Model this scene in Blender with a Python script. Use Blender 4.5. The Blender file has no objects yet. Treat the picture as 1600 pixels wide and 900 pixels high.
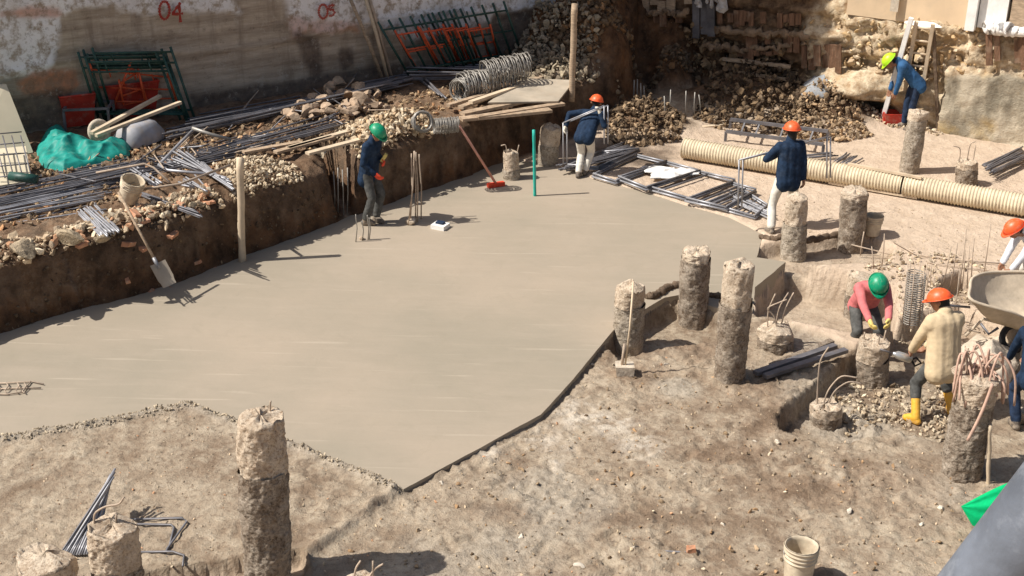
import bpy, bmesh, math, random
import numpy as np
from mathutils import Vector, Matrix, Quaternion
random.seed(7); RNG = np.random.default_rng(7)
S = bpy.context.scene; COL = S.collection

# ------------------------------------------------------------------ camera, world, sun
PITCH, ROLL, CAMH, FPX = math.radians(24), math.radians(1.0), 8.0, 2100.0
_F = np.array([0, math.cos(PITCH), -math.sin(PITCH)]); _R0 = np.array([1., 0, 0]); _U0 = np.cross(_R0, _F)
_R = _R0*math.cos(ROLL)+_U0*math.sin(ROLL); _U = -_R0*math.sin(ROLL)+_U0*math.cos(ROLL); _C = np.array([0, 0, CAMH])
cam = bpy.data.cameras.new('camera'); co = bpy.data.objects.new('camera', cam); COL.objects.link(co)
m = Matrix(((_R[0], _U[0], -_F[0], 0), (_R[1], _U[1], -_F[1], 0), (_R[2], _U[2], -_F[2], CAMH), (0, 0, 0, 1)))
co.matrix_world = m
cam.sensor_width = 36; cam.lens = 36*FPX/1600; cam.clip_start = .05; cam.clip_end = 2000
S.camera = co
SUN_EL, SUN_AZ = math.radians(50), math.radians(11)     # azimuth of travel, from +x towards +y
w = bpy.data.worlds.new('World'); S.world = w; w.use_nodes = True
nt = w.node_tree; nt.nodes.clear()
sky = nt.nodes.new('ShaderNodeTexSky'); sky.sky_type = 'NISHITA'; sky.sun_disc = False
sky.sun_elevation = SUN_EL; sky.sun_rotation = math.radians(270) - SUN_AZ; sky.dust_density = 3.0
bgn = nt.nodes.new('ShaderNodeBackground'); bgn.inputs[1].default_value = .070
wo = nt.nodes.new('ShaderNodeOutputWorld'); nt.links.new(sky.outputs[0], bgn.inputs[0]); nt.links.new(bgn.outputs[0], wo.inputs[0])
sl = bpy.data.lights.new('sun', 'SUN'); sl.energy = 4.6; sl.angle = math.radians(.55); sl.color = (1, .95, .875)
so = bpy.data.objects.new('sun', sl); COL.objects.link(so)
sd_ = Vector((math.cos(SUN_EL)*math.cos(SUN_AZ), math.cos(SUN_EL)*math.sin(SUN_AZ), -math.sin(SUN_EL)))
so.rotation_euler = sd_.to_track_quat('-Z', 'Y').to_euler(); so.location = (-20, 10, 30)
S.view_settings.view_transform = 'Standard'; S.view_settings.look = 'None'
S.view_settings.exposure = 0.34; S.view_settings.gamma = 1
S.render.engine = 'CYCLES'

# ------------------------------------------------------------------ picture point -> place in the world
def ray(px, py): return _F*FPX+_R*(px-800)-_U*(py-450)
def P(px, py, z=0.):
    d = ray(px, py); return _C+d*((z-CAMH)/d[2])
def PP(px, py, pt, nrm):                       # on the vertical plane through pt
    d = ray(px, py); n = np.array(nrm, float); return _C+d*(((np.array(pt)-_C)@n)/(d@n))
def PV(px, py, base):                          # straight above base (plane facing the viewer)
    n = np.array([base[0], base[1], 0]); return PP(px, py, base, n)
def depth(p): return float((np.array(p)-_C)@_F)
def mpp(p): return depth(p)/FPX                # metres per picture pixel at p

# ------------------------------------------------------------------ noise
_T = RNG.random(4096); _Pm = RNG.permutation(4096)
def vn(x, y, z):
    xi, yi, zi = np.floor(x).astype(int), np.floor(y).astype(int), np.floor(z).astype(int)
    fx, fy, fz = x-xi, y-yi, z-zi
    fx = fx*fx*(3-2*fx); fy = fy*fy*(3-2*fy); fz = fz*fz*(3-2*fz)
    def h(a, b, c): return _T[_Pm[(_Pm[(_Pm[a & 4095]+b) & 4095]+c) & 4095]]
    r = 0
    for a in (0, 1):
        for b in (0, 1):
            for c in (0, 1):
                r = r+h(xi+a, yi+b, zi+c)*(fx if a else 1-fx)*(fy if b else 1-fy)*(fz if c else 1-fz)
    return r*2-1
_RM = np.array(Quaternion((.8, .3, .42, .31)).normalized().to_matrix())
def fbm(p, f=1., o=4, g=.5):
    p = np.asarray(p, float)@_RM.T; x, y, z = p[..., 0]*f, p[..., 1]*f, p[..., 2]*f
    s = 0; a = 1.; t = 0
    for k in range(o):
        s = s+a*vn(x+17.3*k, y+5.1*k, z+9.7*k); t += a; a *= g; x, y, z = (x*.8-y*.6)*2.03, (x*.6+y*.8)*2.03, z*2.03+.3*x
    return s/t
def fb2(X, Y, f=1., o=4, g=.5, s=0.): return fbm(np.stack([X, Y, np.full_like(X, s)], -1), f, o, g)
def poly_sd(poly, X, Y):                       # signed distance, positive inside
    poly = np.array(poly)[:, :2]; n = len(poly)
    d = np.full(X.shape, 1e9); ins = np.zeros(X.shape, bool)
    for i in range(n):
        ax, ay = poly[i]; bx, by = poly[(i+1) % n]
        ex, ey = bx-ax, by-ay; L = ex*ex+ey*ey+1e-12
        t = np.clip(((X-ax)*ex+(Y-ay)*ey)/L, 0, 1)
        d = np.minimum(d, (X-ax-t*ex)**2+(Y-ay-t*ey)**2)
        c = ((ay > Y) != (by > Y)) & (X < ex*(Y-ay)/(ey if abs(ey) > 1e-12 else 1e-12)+ax)
        ins ^= c
    d = np.sqrt(d); return np.where(ins, d, -d)
def sst(a, b, x):
    t = np.clip((x-a)/(b-a), 0, 1); return t*t*(3-2*t)

# ------------------------------------------------------------------ mesh builder
ORG = {}
def prop(o, label=None, cat=None, group=None, kind=None):
    if label: o['label'] = label
    if cat: o['category'] = cat
    if group: o['group'] = group
    if kind: o['kind'] = kind
    return o
def empty(name, loc, label, cat, group=None):
    o = bpy.data.objects.new(name, None); COL.objects.link(o); o.location = tuple(float(v) for v in loc); o.empty_display_size = .2
    ORG[o.name] = np.array(loc, float); return prop(o, label, cat, group)
class MB:
    def __init__(s): s.v = []; s.f = []; s.c = []; s.n = 0
    def add(s, v, f, col=None):
        v = np.asarray(v, float); s.v.append(v); s.f.extend([tuple(int(i)+s.n for i in q) for q in f]); s.n += len(v)
        s.c.append(np.tile(np.array(col if col is not None else (1, 1, 1), float), (len(v), 1))); return s
    def box(s, c, size, M=None, col=None, bev=.0, jit=0.):
        x, y, z = np.array(size)/2
        v = np.array([[i*x, j*y, k*z] for i in (-1, 1) for j in (-1, 1) for k in (-1, 1)])
        if jit: v = v+RNG.uniform(-jit, jit, v.shape)
        if M is not None: v = v@np.array(M).T
        return s.add(v+np.array(c), [(0, 1, 3, 2), (4, 6, 7, 5), (0, 4, 5, 1), (2, 3, 7, 6), (0, 2, 6, 4), (1, 5, 7, 3)], col)
    def beam(s, a, b, w, t, up=(0, 0, 1), col=None, nseg=1, bend=0.):
        a = np.array(a, float); b = np.array(b, float); d = b-a; L = np.linalg.norm(d); d /= L
        u = np.array(up, float); sd = np.cross(d, u); sd /= np.linalg.norm(sd); u = np.cross(sd, d)
        v = []
        for i in range(nseg+1):
            k = i/nseg; c = a+d*L*k+u*bend*math.sin(k*math.pi)
            for p, q in ((-1, -1), (1, -1), (1, 1), (-1, 1)): v.append(c+sd*w/2*p+u*t/2*q)
        f = [(0, 1, 2, 3), tuple(4*nseg+i for i in (3, 2, 1, 0))]
        for i in range(nseg):
            for j in range(4): f.append((4*i+j, 4*i+4+j, 4*i+4+(j+1) % 4, 4*i+(j+1) % 4))
        return s.add(v, f, col)
    def tube(s, pts, r, n=8, col=None, closed=False, cap=True):
        pts = np.array(pts, float); K = len(pts); rr = np.full(K, r) if np.isscalar(r) else np.array(r, float)
        if closed: T = np.roll(pts, -1, 0)-np.roll(pts, 1, 0)
        else: T = np.gradient(pts, axis=0)
        T /= np.linalg.norm(T, axis=1)[:, None]+1e-9
        a = np.array([0, 0, 1.]) if abs(T[0][2]) < .9 else np.array([1., 0, 0])
        u = np.cross(T[0], a); u /= np.linalg.norm(u); v = []
        for i in range(K):
            u = u-T[i]*(u@T[i]); u /= np.linalg.norm(u)+1e-9; w_ = np.cross(T[i], u)
            for j in range(n):
                t = 2*math.pi*j/n; v.append(pts[i]+rr[i]*(u*math.cos(t)+w_*math.sin(t)))
        f = []
        for i in range(K if closed else K-1):
            for j in range(n): f.append((i*n+j, i*n+(j+1) % n, ((i+1) % K)*n+(j+1) % n, ((i+1) % K)*n+j))
        if cap and not closed: f.append(tuple(range(n))[::-1]); f.append(tuple((K-1)*n+j for j in range(n)))
        return s.add(v, f, col)
    def lathe(s, prof, n=24, c=(0, 0, 0), M=None, col=None, sx=1, sy=1):
        v = []; K = len(prof)
        for r, z in prof:
            for j in range(n):
                t = 2*math.pi*j/n; v.append((r*math.cos(t)*sx, r*math.sin(t)*sy, z))
        v = np.array(v)
        if M is not None: v = v@np.array(M).T
        f = [(i*n+j, i*n+(j+1) % n, (i+1)*n+(j+1) % n, (i+1)*n+j) for i in range(K-1) for j in range(n)]
        if prof[0][0] > 1e-4: f.append(tuple(range(n))[::-1])
        if prof[-1][0] > 1e-4: f.append(tuple((K-1)*n+j for j in range(n)))
        return s.add(v+np.array(c), f, col)
    def sph(s, c, r, n=10, M=None, sc=(1, 1, 1), col=None):
        v = [(0, 0, -1)]; K = n//2+2
        for i in range(1, K):
            a = -math.pi/2+math.pi*i/K
            for j in range(n): t = 2*math.pi*j/n; v.append((math.cos(a)*math.cos(t), math.cos(a)*math.sin(t), math.sin(a)))
        v.append((0, 0, 1)); v = np.array(v)*r*np.array(sc)
        if M is not None: v = v@np.array(M).T
        f = [(0, 1+(j+1) % n, 1+j) for j in range(n)]
        for i in range(K-2):
            for j in range(n): f.append((1+i*n+j, 1+i*n+(j+1) % n, 1+(i+1)*n+(j+1) % n, 1+(i+1)*n+j))
        L = len(v)-1; f += [(L, 1+(K-2)*n+j, 1+(K-2)*n+(j+1) % n) for j in range(n)]
        return s.add(v+np.array(c), f, col)
    def cap(s, a, ra, b, rb, n=10):
        s.sph(a, ra, n); s.sph(b, rb, n); s.tube([a, b], [ra, rb], n); return s
    def mesh(s, name, org=(0, 0, 0), smooth=False):
        me = bpy.data.meshes.new(name); V = np.concatenate(s.v)-np.array(org)
        me.from_pydata(V.tolist(), [], s.f); me.validate()
        C = np.concatenate(s.c)
        if True:
            at = me.color_attributes.new('tint', 'FLOAT_COLOR', 'POINT'); at.data.foreach_set('color', np.c_[C, np.ones(len(C))].ravel())
        if smooth: me.polygons.foreach_set('use_smooth', [True]*len(me.polygons))
        me.update(); return me
    def build(s, name, mt, parent=None, smooth=False, label=None, cat=None, group=None, kind=None, org=None):
        V = np.concatenate(s.v)
        if parent is not None: org = ORG[parent.name]
        elif org is None:
            org = (V.min(0)+V.max(0))/2; org[2] = V[:, 2].min()
        me = s.mesh(name, org, smooth); me.materials.append(mt)
        o = bpy.data.objects.new(name, me); COL.objects.link(o)
        if parent is not None: o.parent = parent
        else: o.location = tuple(float(q) for q in org)
        ORG[o.name] = np.array(org, float)
        return prop(o, label, cat, group, kind)
def grid_mesh(name, V, nx, ny, mt, smooth=True, cols=None, uv=None):
    V = V.reshape(-1, 3)
    i = np.arange(ny-1)[:, None]*nx+np.arange(nx-1)[None]
    F = np.stack([i, i+1, i+nx+1, i+nx], -1).reshape(-1, 4)
    me = bpy.data.meshes.new(name); me.vertices.add(len(V)); me.vertices.foreach_set('co', V.astype(np.float32).ravel())
    me.loops.add(F.size); me.loops.foreach_set('vertex_index', F.astype(np.int32).ravel())
    me.polygons.add(len(F)); me.polygons.foreach_set('loop_start', np.arange(0, F.size, 4, dtype=np.int32))
    me.polygons.foreach_set('use_smooth', np.full(len(F), smooth)); me.update(calc_edges=True); me.validate()
    if cols is not None:
        for k, c in cols.items():
            at = me.color_attributes.new(k, 'FLOAT_COLOR', 'POINT'); at.data.foreach_set('color', np.c_[c.reshape(-1, 3), np.ones(len(V))].astype(np.float32).ravel())
    me.materials.append(mt); o = bpy.data.objects.new(name, me); COL.objects.link(o); return o

# ------------------------------------------------------------------ materials
class NT:
    def __init__(s, name):
        s.m = bpy.data.materials.new(name); s.m.use_nodes = True; s.t = s.m.node_tree; s.t.nodes.clear()
        s.out = s.n('ShaderNodeOutputMaterial'); s.b = s.n('ShaderNodeBsdfPrincipled'); s.l(s.b.outputs[0], s.out.inputs[0])
        s.tc = s.n('ShaderNodeNewGeometry').outputs['Position']
    def n(s, t, **k):
        q = s.t.nodes.new(t)
        for a, v in k.items(): setattr(q, a, v)
        return q
    def l(s, a, b): s.t.links.new(a, b)
    def objc(s): s.tc = s.n('ShaderNodeTexCoord').outputs['Object']
    def noise(s, sc, det=5, rough=.55, vec=None, dist=0):
        q = s.n('ShaderNodeTexNoise'); q.inputs['Scale'].default_value = sc; q.inputs['Detail'].default_value = det
        q.inputs['Roughness'].default_value = rough; q.inputs['Distortion'].default_value = dist
        s.l(vec or s.tc, q.inputs['Vector']); return q.outputs[0]
    def voro(s, sc, feat='F1', vec=None):
        q = s.n('ShaderNodeTexVoronoi', feature=feat); q.inputs['Scale'].default_value = sc; s.l(vec or s.tc, q.inputs['Vector']); return q
    def scale(s, v):
        q = s.n('ShaderNodeMapping'); q.inputs['Scale'].default_value = v; s.l(s.tc, q.inputs['Vector']); return q.outputs[0]
    def ramp(s, x, a, b, c0=(0, 0, 0), c1=(1, 1, 1)):
        q = s.n('ShaderNodeValToRGB'); e = q.color_ramp.elements; e[0].position = a; e[1].position = b
        e[0].color = (*c0, 1); e[1].color = (*c1, 1); s.l(x, q.inputs[0]); return q.outputs[0]
    def mix(s, f, a, b, mode='MIX'):
        q = s.n('ShaderNodeMix', data_type='RGBA', blend_type=mode)
        for i, x in ((0, f), (6, a), (7, b)):
            if isinstance(x, (int, float)): q.inputs[i].default_value = x
            elif isinstance(x, tuple): q.inputs[i].default_value = (*x, 1)
            else: s.l(x, q.inputs[i])
        return q.outputs[2]
    def math(s, op, a, b):
        q = s.n('ShaderNodeMath', operation=op)
        for i, x in enumerate((a, b)):
            if isinstance(x, (int, float)): q.inputs[i].default_value = x
            else: s.l(x, q.inputs[i])
        return q.outputs[0]
    def attr(s, name, sep=True):
        q = s.n('ShaderNodeAttribute', attribute_name=name)
        if not sep: return q.outputs[0]
        z = s.n('ShaderNodeSeparateColor'); s.l(q.outputs[0], z.inputs[0]); return z.outputs
    def fin(s, col, rough=.9, hs=(), metal=0, spec=.3):
        if isinstance(col, tuple): s.b.inputs['Base Color'].default_value = (*col, 1)
        else: s.l(col, s.b.inputs['Base Color'])
        if isinstance(rough, (int, float)): s.b.inputs['Roughness'].default_value = rough
        else: s.l(rough, s.b.inputs['Roughness'])
        s.b.inputs['Metallic'].default_value = metal; s.b.inputs['Specular IOR Level'].default_value = spec
        prev = None
        for h, st, ds in hs:
            q = s.n('ShaderNodeBump'); q.inputs['Strength'].default_value = st; q.inputs['Distance'].default_value = ds
            s.l(h, q.inputs['Height'])
            if prev is not None: s.l(prev, q.inputs['Normal'])
            prev = q.outputs[0]
        if prev is not None: s.l(prev, s.b.inputs['Normal'])
        return s.m
def simple(name, c, rough=.8, var=.3, sc=6., dust=.25, bump=.3, bd=.01, metal=0, dustc=(.42, .34, .25), fine=60., tint=False, spec=.3, stretch=None):
    t = NT(name); t.objc() if False else None
    v = t.scale(stretch) if stretch else None
    a = t.noise(sc, 5, .6, v); c0 = tuple(x*(1-var) for x in c); c1 = tuple(min(1, x*(1+var)) for x in c)
    col = t.ramp(a, .3, .7, c0, c1)
    if tint: col = t.mix(1., col, t.attr('tint', False), 'MULTIPLY')
    if dust:
        d = t.ramp(t.noise(sc*1.7, 6, .65), .62-dust*.5, .78-dust*.2); col = t.mix(t.math('MULTIPLY', d, min(1, dust*2.2)), col, dustc)
    return t.fin(col, rough, [(t.noise(fine, 4, .6, v), bump, bd*.4), (t.noise(sc*2.5, 4), bump, bd)], metal, spec)
M = {}
def ground_mat():
    t = NT('ground_soil'); z = t.attr('zone'); z2 = t.attr('zone2')
    n1 = t.noise(.55, 6, .6); n2 = t.noise(3.1, 7, .65); n3 = t.noise(14, 6, .7); n4 = t.noise(60, 3, .6)
    base = t.mix(t.ramp(n1, .42, .58), (.21, .15, .10), (.34, .27, .195))
    base = t.mix(t.ramp(n2, .42, .68), base, (.46, .385, .285))
    base = t.mix(t.math('MULTIPLY', t.ramp(n3, .3, .5, (1, 1, 1), (0, 0, 0)), .75), base, (.15, .10, .065)); base = t.mix(t.math('MULTIPLY', t.ramp(n4, .3, .45, (1, 1, 1), (0, 0, 0)), .5), base, (.17, .115, .075))
    vq = t.noise(7, 9, .8); base = t.mix(t.math('MULTIPLY', t.ramp(vq, .55, .68), .38), base, (.56, .49, .385)); base = t.mix(t.math('MULTIPLY', t.ramp(vq, .34, .44, (1, 1, 1), (0, 0, 0)), .4), base, (.12, .085, .058)); vp = t.voro(11); peb = t.math('MULTIPLY', t.ramp(vp.outputs[0], .08, .16, (1, 1, 1), (0, 0, 0)), t.ramp(n2, .42, .6))
    base = t.mix(t.math('MULTIPLY', peb, .55), base, (.6, .53, .42))
    pale = t.mix(t.ramp(n2, .38, .66), (.52, .405, .30), (.63, .50, .38))
    pale = t.mix(t.math('MULTIPLY', t.ramp(n3, .3, .42, (1, 1, 1), (0, 0, 0)), .5), pale, (.44, .33, .23))
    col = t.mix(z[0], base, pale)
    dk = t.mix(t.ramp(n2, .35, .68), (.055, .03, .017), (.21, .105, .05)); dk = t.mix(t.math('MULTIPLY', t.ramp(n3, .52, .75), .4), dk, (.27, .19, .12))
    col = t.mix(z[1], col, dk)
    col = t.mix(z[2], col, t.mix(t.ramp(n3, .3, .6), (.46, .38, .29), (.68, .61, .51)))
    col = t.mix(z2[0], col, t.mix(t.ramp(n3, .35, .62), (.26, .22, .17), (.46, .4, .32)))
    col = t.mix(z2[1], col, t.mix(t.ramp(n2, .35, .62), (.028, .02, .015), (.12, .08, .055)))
    sc = t.scale((1, 1, 1))
    return t.fin(col, .95, [(n4, .55, .012), (n3, .7, .04), (vp.outputs[0], .3, .02), (n2, .6, .09)], 0, .15)
M['ground'] = ground_mat()
def slab_mat():
    t = NT('fresh_concrete'); n1 = t.noise(.35, 4, .5)
    st = t.scale((1.2, 5.5, 1)); mp = st.node; mp.inputs['Rotation'].default_value = (0, 0, math.radians(38))
    n2 = t.noise(.8, 6, .6, st, .6); n3 = t.noise(30, 4, .6)
    st2 = t.scale((.5, 9, 1)); st2.node.inputs['Rotation'].default_value = (0, 0, math.radians(52)); n5 = t.noise(1.1, 3, .5, st2, .4)
    col = t.mix(t.ramp(n1, .38, .62), (.315, .272, .207), (.372, .307, .233))
    col = t.mix(t.math('MULTIPLY', t.ramp(n2, .45, .75), .3), col, (.41, .34, .265))
    col = t.mix(t.math('MULTIPLY', t.ramp(n5, .64, .72), .42), col, (.49, .415, .325))
    col = t.mix(t.math('MULTIPLY', t.ramp(t.noise(2.2, 8, .7, None, 1.5), .52, .75), .4), col, (.29, .25, .185)); col = t.mix(t.math('MULTIPLY', t.ramp(t.noise(5.5, 9, .8), .64, .70), .35), col, (.47, .42, .34)); col = t.mix(t.math('MULTIPLY', t.ramp(t.noise(16, 6, .8), .70, .76), .7), col, (.2, .165, .12))
    r = t.ramp(n1, .3, .7, (.62,)*3, (.8,)*3)
    return t.fin(col, r, [(n3, .1, .004), (n2, .22, .03), (n5, .16, .02), (t.noise(3, 5, .6), .2, .03)], 0, .35)
M['slab'] = slab_mat()
def pile_mat(name, a, b, dark):
    t = NT(name); n = t.noise(9, 7, .72); n2 = t.noise(38, 6, .75); n3 = t.noise(3, 4, .6)
    col = t.mix(t.ramp(n, .35, .65), a, b); col = t.mix(t.math('MULTIPLY', t.ramp(n2, .38, .52, (1, 1, 1), (0, 0, 0)), .8), col, dark)
    col = t.mix(t.math('MULTIPLY', t.ramp(n3, .5, .72), .5), col, tuple(x*1.25 for x in b))
    return t.fin(col, .95, [(n2, .8, .015), (n, .8, .04)], 0, .15)
M['pile'] = pile_mat('pile_concrete', (.27, .22, .16), (.53, .46, .37), (.11, .08, .055))
M['pile_dark'] = pile_mat('pile_soil_coated', (.17, .12, .08), (.44, .375, .30), (.06, .04, .027))
M['chunk'] = simple('dirty_masonry', (.40, .29, .20), .9, .4, 5, .25, .6, .02)
M['lump'] = simple('dirty_mortar_lump', (.36, .285, .19), .95, .4, 8, .2, .8, .03)
M['head'] = pile_mat('broken_concrete', (.46, .36, .26), (.69, .585, .455), (.25, .16, .10))
M['rock'] = simple('broken_rock', (.6, .53, .43), .9, .25, 9, .2, .6, .02, tint=True)
M['clod'] = simple('dirt_clods', (.36, .27, .18), .95, .4, 6, .2, .7, .03, tint=True)
M['clod_p'] = simple('brown_earth_ledge', (.24, .165, .105), .95, .4, 6, .2, .8, .03)
M['plaster_g'] = simple('torn_grey_plaster', (.5, .48, .46), .9, .25, 9, .3, .8, .03)
M['steel'] = simple('dark_rebar', (.16, .155, .165), .5, .4, 4, .12, .4, .004, metal=.3, fine=120, dustc=(.3, .2, .13), spec=.5)
M['steel_l'] = simple('grey_rebar', (.36, .36, .38), .45, .3, 4, .12, .3, .004, metal=.35, fine=120, dustc=(.34, .25, .17), spec=.5)
M['rusty'] = simple('rusty_rebar', (.42, .33, .25), .8, .3, 8, .2, .4, .004, fine=100)
M['galv'] = simple('galvanised_wire', (.30, .28, .25), .45, .3, 5, .15, .3, .004, metal=.3, spec=.5)
M['wood'] = simple('weathered_wood', (.40, .295, .2), .85, .35, 3, .2, .5, .01, stretch=(3, 3, 12))
M['wood_l'] = simple('pale_timber', (.60, .48, .34), .8, .25, 3, .15, .4, .008)
M['ply'] = simple('dusty_plywood', (.42, .36, .28), .85, .25, 2, .3, .3, .006)
M['wood_r'] = simple('reddish_board', (.19, .105, .062), .85, .5, 2.5, .2, .8, .03, stretch=(7, 7, .9))
M['grn'] = simple('green_paint', (.016, .062, .048), .5, .4, 9, .12, .3, .004, spec=.5)
M['org'] = simple('orange_paint', (.62, .09, .025), .5, .3, 9, .12, .3, .004, spec=.5)
M['red'] = simple('red_plastic', (.42, .035, .02), .5, .3, 4, .2, .3, .01)
M['pink'] = simple('faded_pink_handle', (.62, .3, .22), .7, .15, 9, .1)
M['teal'] = simple('teal_paint', (.03, .42, .33), .5, .1, 9, .02)
M['cream'] = simple('cream_board', (.66, .58, .42), .7, .08, 1.5, .12, .1, .003)
def cloth(name, c, var=.2, dust=.15, dc=(.5, .42, .33)):
    t = NT(name); n = t.noise(14, 5, .6); f = t.noise(5, 3, .5, None, 1.2)
    col = t.ramp(n, .3, .7, tuple(x*(1-var) for x in c), tuple(min(1, x*(1+var)) for x in c))
    if dust: col = t.mix(t.math('MULTIPLY', t.ramp(t.noise(6, 5, .7), .55, .8), dust*2), col, dc)
    return t.fin(col, .85, [(f, .5, .02), (t.noise(26, 3, .5), .3, .006)], 0, .2)
M['navy'] = cloth('navy_cotton', (.014, .030, .062), .4, .10, (.15, .17, .2))
M['blue'] = cloth('blue_cotton', (.035, .105, .23), .3, .06, (.2, .25, .33))
M['white_c'] = cloth('white_cotton', (.70, .66, .58), .1, .18)
M['offw'] = cloth('off_white_shirt', (.72, .74, .78), .06, .05)
M['cream_c'] = cloth('cream_cotton', (.60, .47, .30), .12, .15)
M['grey_c'] = cloth('charcoal_trousers', (.085, .085, .08), .4, .2, (.3, .27, .23))
M['navy_t'] = cloth('dark_blue_jeans', (.02, .035, .07), .4, .15, (.14, .15, .17))
M['pink_c'] = cloth('pink_knit', (.60, .17, .17), .15, .1)
M['boot_d'] = simple('muddy_boot', (.12, .1, .085), .8, .4, 12, .4)
M['boot_y'] = simple('yellow_rubber', (.78, .42, .05), .45, .12, 8, .22, .2, spec=.5)
M['glove_r'] = simple('red_glove', (.72, .07, .03), .6, .2, 20, .08)
M['glove_y'] = simple('yellow_glove', (.75, .58, .18), .7, .2, 20, .2)
M['glove_w'] = simple('pale_glove', (.7, .64, .52), .8, .2, 20, .2)
M['skin'] = simple('skin', (.32, .16, .095), .6, .12, 20, 0, .1, .002)
M['hair'] = simple('black_hair', (.012, .01, .009), .6, .3, 40, 0, .5)
M['h_g'] = simple('green_helmet', (.0, .27, .13), .42, .12, 14, .2, .1, .003, spec=.5)
M['h_o'] = simple('orange_helmet', (.85, .12, .03), .42, .12, 14, .2, .1, .003, spec=.5)
M['h_y'] = simple('lime_helmet', (.46, .78, .02), .42, .12, 14, .15, .1, .003, spec=.5)
M['tarp'] = simple('teal_tarp', (.012, .25, .205), .55, .3, 4, .12, .15, .006)
M['gcloth'] = cloth('green_cloth', (.0, .48, .17), .12, 0)
M['black'] = simple('black_plastic', (.015, .015, .017), .5, .3, 6, .05)
M['white'] = simple('white_plaster', (.8, .78, .74), .8, .1, 6, .1, .4, .01)
M['bucket'] = simple('cream_bucket', (.62, .53, .39), .65, .16, 7, .5, .15, .004, dustc=(.45, .36, .26))
M['mortar'] = simple('dried_mortar', (.55, .47, .37), .95, .2, 8, .3, .7, .02)
M['pvc'] = simple('corrugated_pvc', (.66, .57, .40), .6, .14, 4, .5, .1, .003, dustc=(.5, .4, .28))
M['pipe'] = simple('painted_steel_rail', (.135, .155, .19), .45, .3, 9, .16, .35, .006, dustc=(.42, .45, .5), spec=.5)
M['hose'] = simple('pinkish_hose', (.50, .33, .25), .7, .15, 9, .2)
M['barrow'] = simple('mortar_crusted_steel', (.53, .44, .33), .85, .16, 7, .3, .4, .01)
M['barrow_g'] = simple('dull_galvanised_tub', (.33, .33, .35), .55, .25, 4, .3, .2, .006)
M['gtarp'] = cloth('grey_plastic_sheet', (.30, .31, .32), .15, .15)
M['metal'] = simple('bright_steel', (.62, .62, .6), .3, .1, 9, .15, .1, .002, metal=.7)
M['brick'] = simple('broken_brick', (.52, .25, .14), .9, .25, 9, .3, .5, .01)
M['cream_w'] = simple('cream_facade_plaster', (.66, .50, .33), .9, .12, 1.2, .2, .4, .012)
M['blackh'] = M['hair']
M['redpaint'] = simple('red_spray_paint', (.33, .03, .02), .8, .2, 14, .25, .1, dustc=(.33, .2, .15))
M['redfade'] = simple('faded_red_paint', (.38, .07, .05), .8, .3, 16, .25, .1, dustc=(.5, .35, .3))
M['barklog'] = simple('muddy_edge', (.13, .09, .06), .95, .4, 9, .2, .7, .02)

# ------------------------------------------------------------------ zones of the pit (world outlines)
def PX(pts, z=0.): return [P(a[0], a[1], a[2] if len(a) > 2 else z) for a in pts]
SLAB = PX([(-90, 575), (0, 520), (110, 485), (270, 440), (378, 400), (530, 345), (560, 330), (650, 300), (770, 258), (800, 250), (860, 256), (905, 270), (925, 279),
           (1010, 301), (1075, 322), (1140, 340), (1192, 366), (1187, 385), (1182, 402), (1228, 409), (1180, 449), (1176, 487), (1115, 480), (1060, 461), (1038, 465), (965, 508), (945, 532), (895, 592), (845, 648), (740, 705), (630, 764),
           (590, 745), (450, 690), (365, 655), (298, 632), (240, 641), (150, 660), (0, 685), (-90, 700)])
LOWR = PX([(945, 532), (965, 508), (1038, 465), (1060, 461), (1115, 480), (1176, 487), (1290, 525), (1340, 545), (1420, 500), (1640, 520), (1900, 700), (1900, 1150), (380, 1150), (480, 885), (490, 868), (560, 815), (630, 764), (845, 648)])
DEEP = PX([(948, 532), (965, 510), (1038, 467), (1060, 463), (1115, 482), (1160, 486), (1150, 520), (1040, 535), (970, 550)])
PIT2 = PX([(1180, 487), (1181, 449), (1229, 409), (1335, 428), (1400, 450), (1400, 500), (1330, 520), (1290, 512), (1230, 500)])
PIT3 = PX([(1215, 640), (1325, 553), (1400, 500), (1500, 478), (1640, 540), (1680, 700), (1540, 700), (1400, 665), (1290, 690), (1220, 660)])
PIT4 = PX([(1181, 389), (1230, 377), (1310, 367), (1360, 370), (1395, 385), (1390, 410), (1240, 415), (1182, 402)])
PIT5 = PX([(1465, 440), (1500, 425), (1530, 430), (1545, 480), (1480, 470)])
TRN = PX([(60, 925), (215, 898), (382, 874), (470, 862), (484, 880), (470, 1000), (60, 1000)])
BEN1 = [P(*q) for q in [(-320, 640, 0), (0, 521, 0), (110, 488, 0), (270, 445, 0), (378, 400, 0), (470, 369, 0), (526, 346, 0), (520, 318, 0), (486, 296, 0), (500, 290, 0), (545, 318, 0), (556, 336, 0), (600, 322, 0), (650, 302, 0), (720, 279, 0), (770, 257, 0), (850, 230, 0), (895, 213, 0), (985, 176, 0)]]
BEN1 += [np.array(q) for q in ((3.2, 33, 0), (-14, 33, 0), (-25, 18, 0))]
WL0 = P(0, 215, 1.); WLd = np.array([math.cos(math.radians(35.6)), math.sin(math.radians(35.6)), 0]); WLn = np.array([WLd[1], -WLd[0], 0])
BW0 = P(1350, 183); BWd = P(1600, 225)-BW0; BWd /= np.linalg.norm(BWd); BWn = np.array([BWd[1], -BWd[0], 0])
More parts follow.
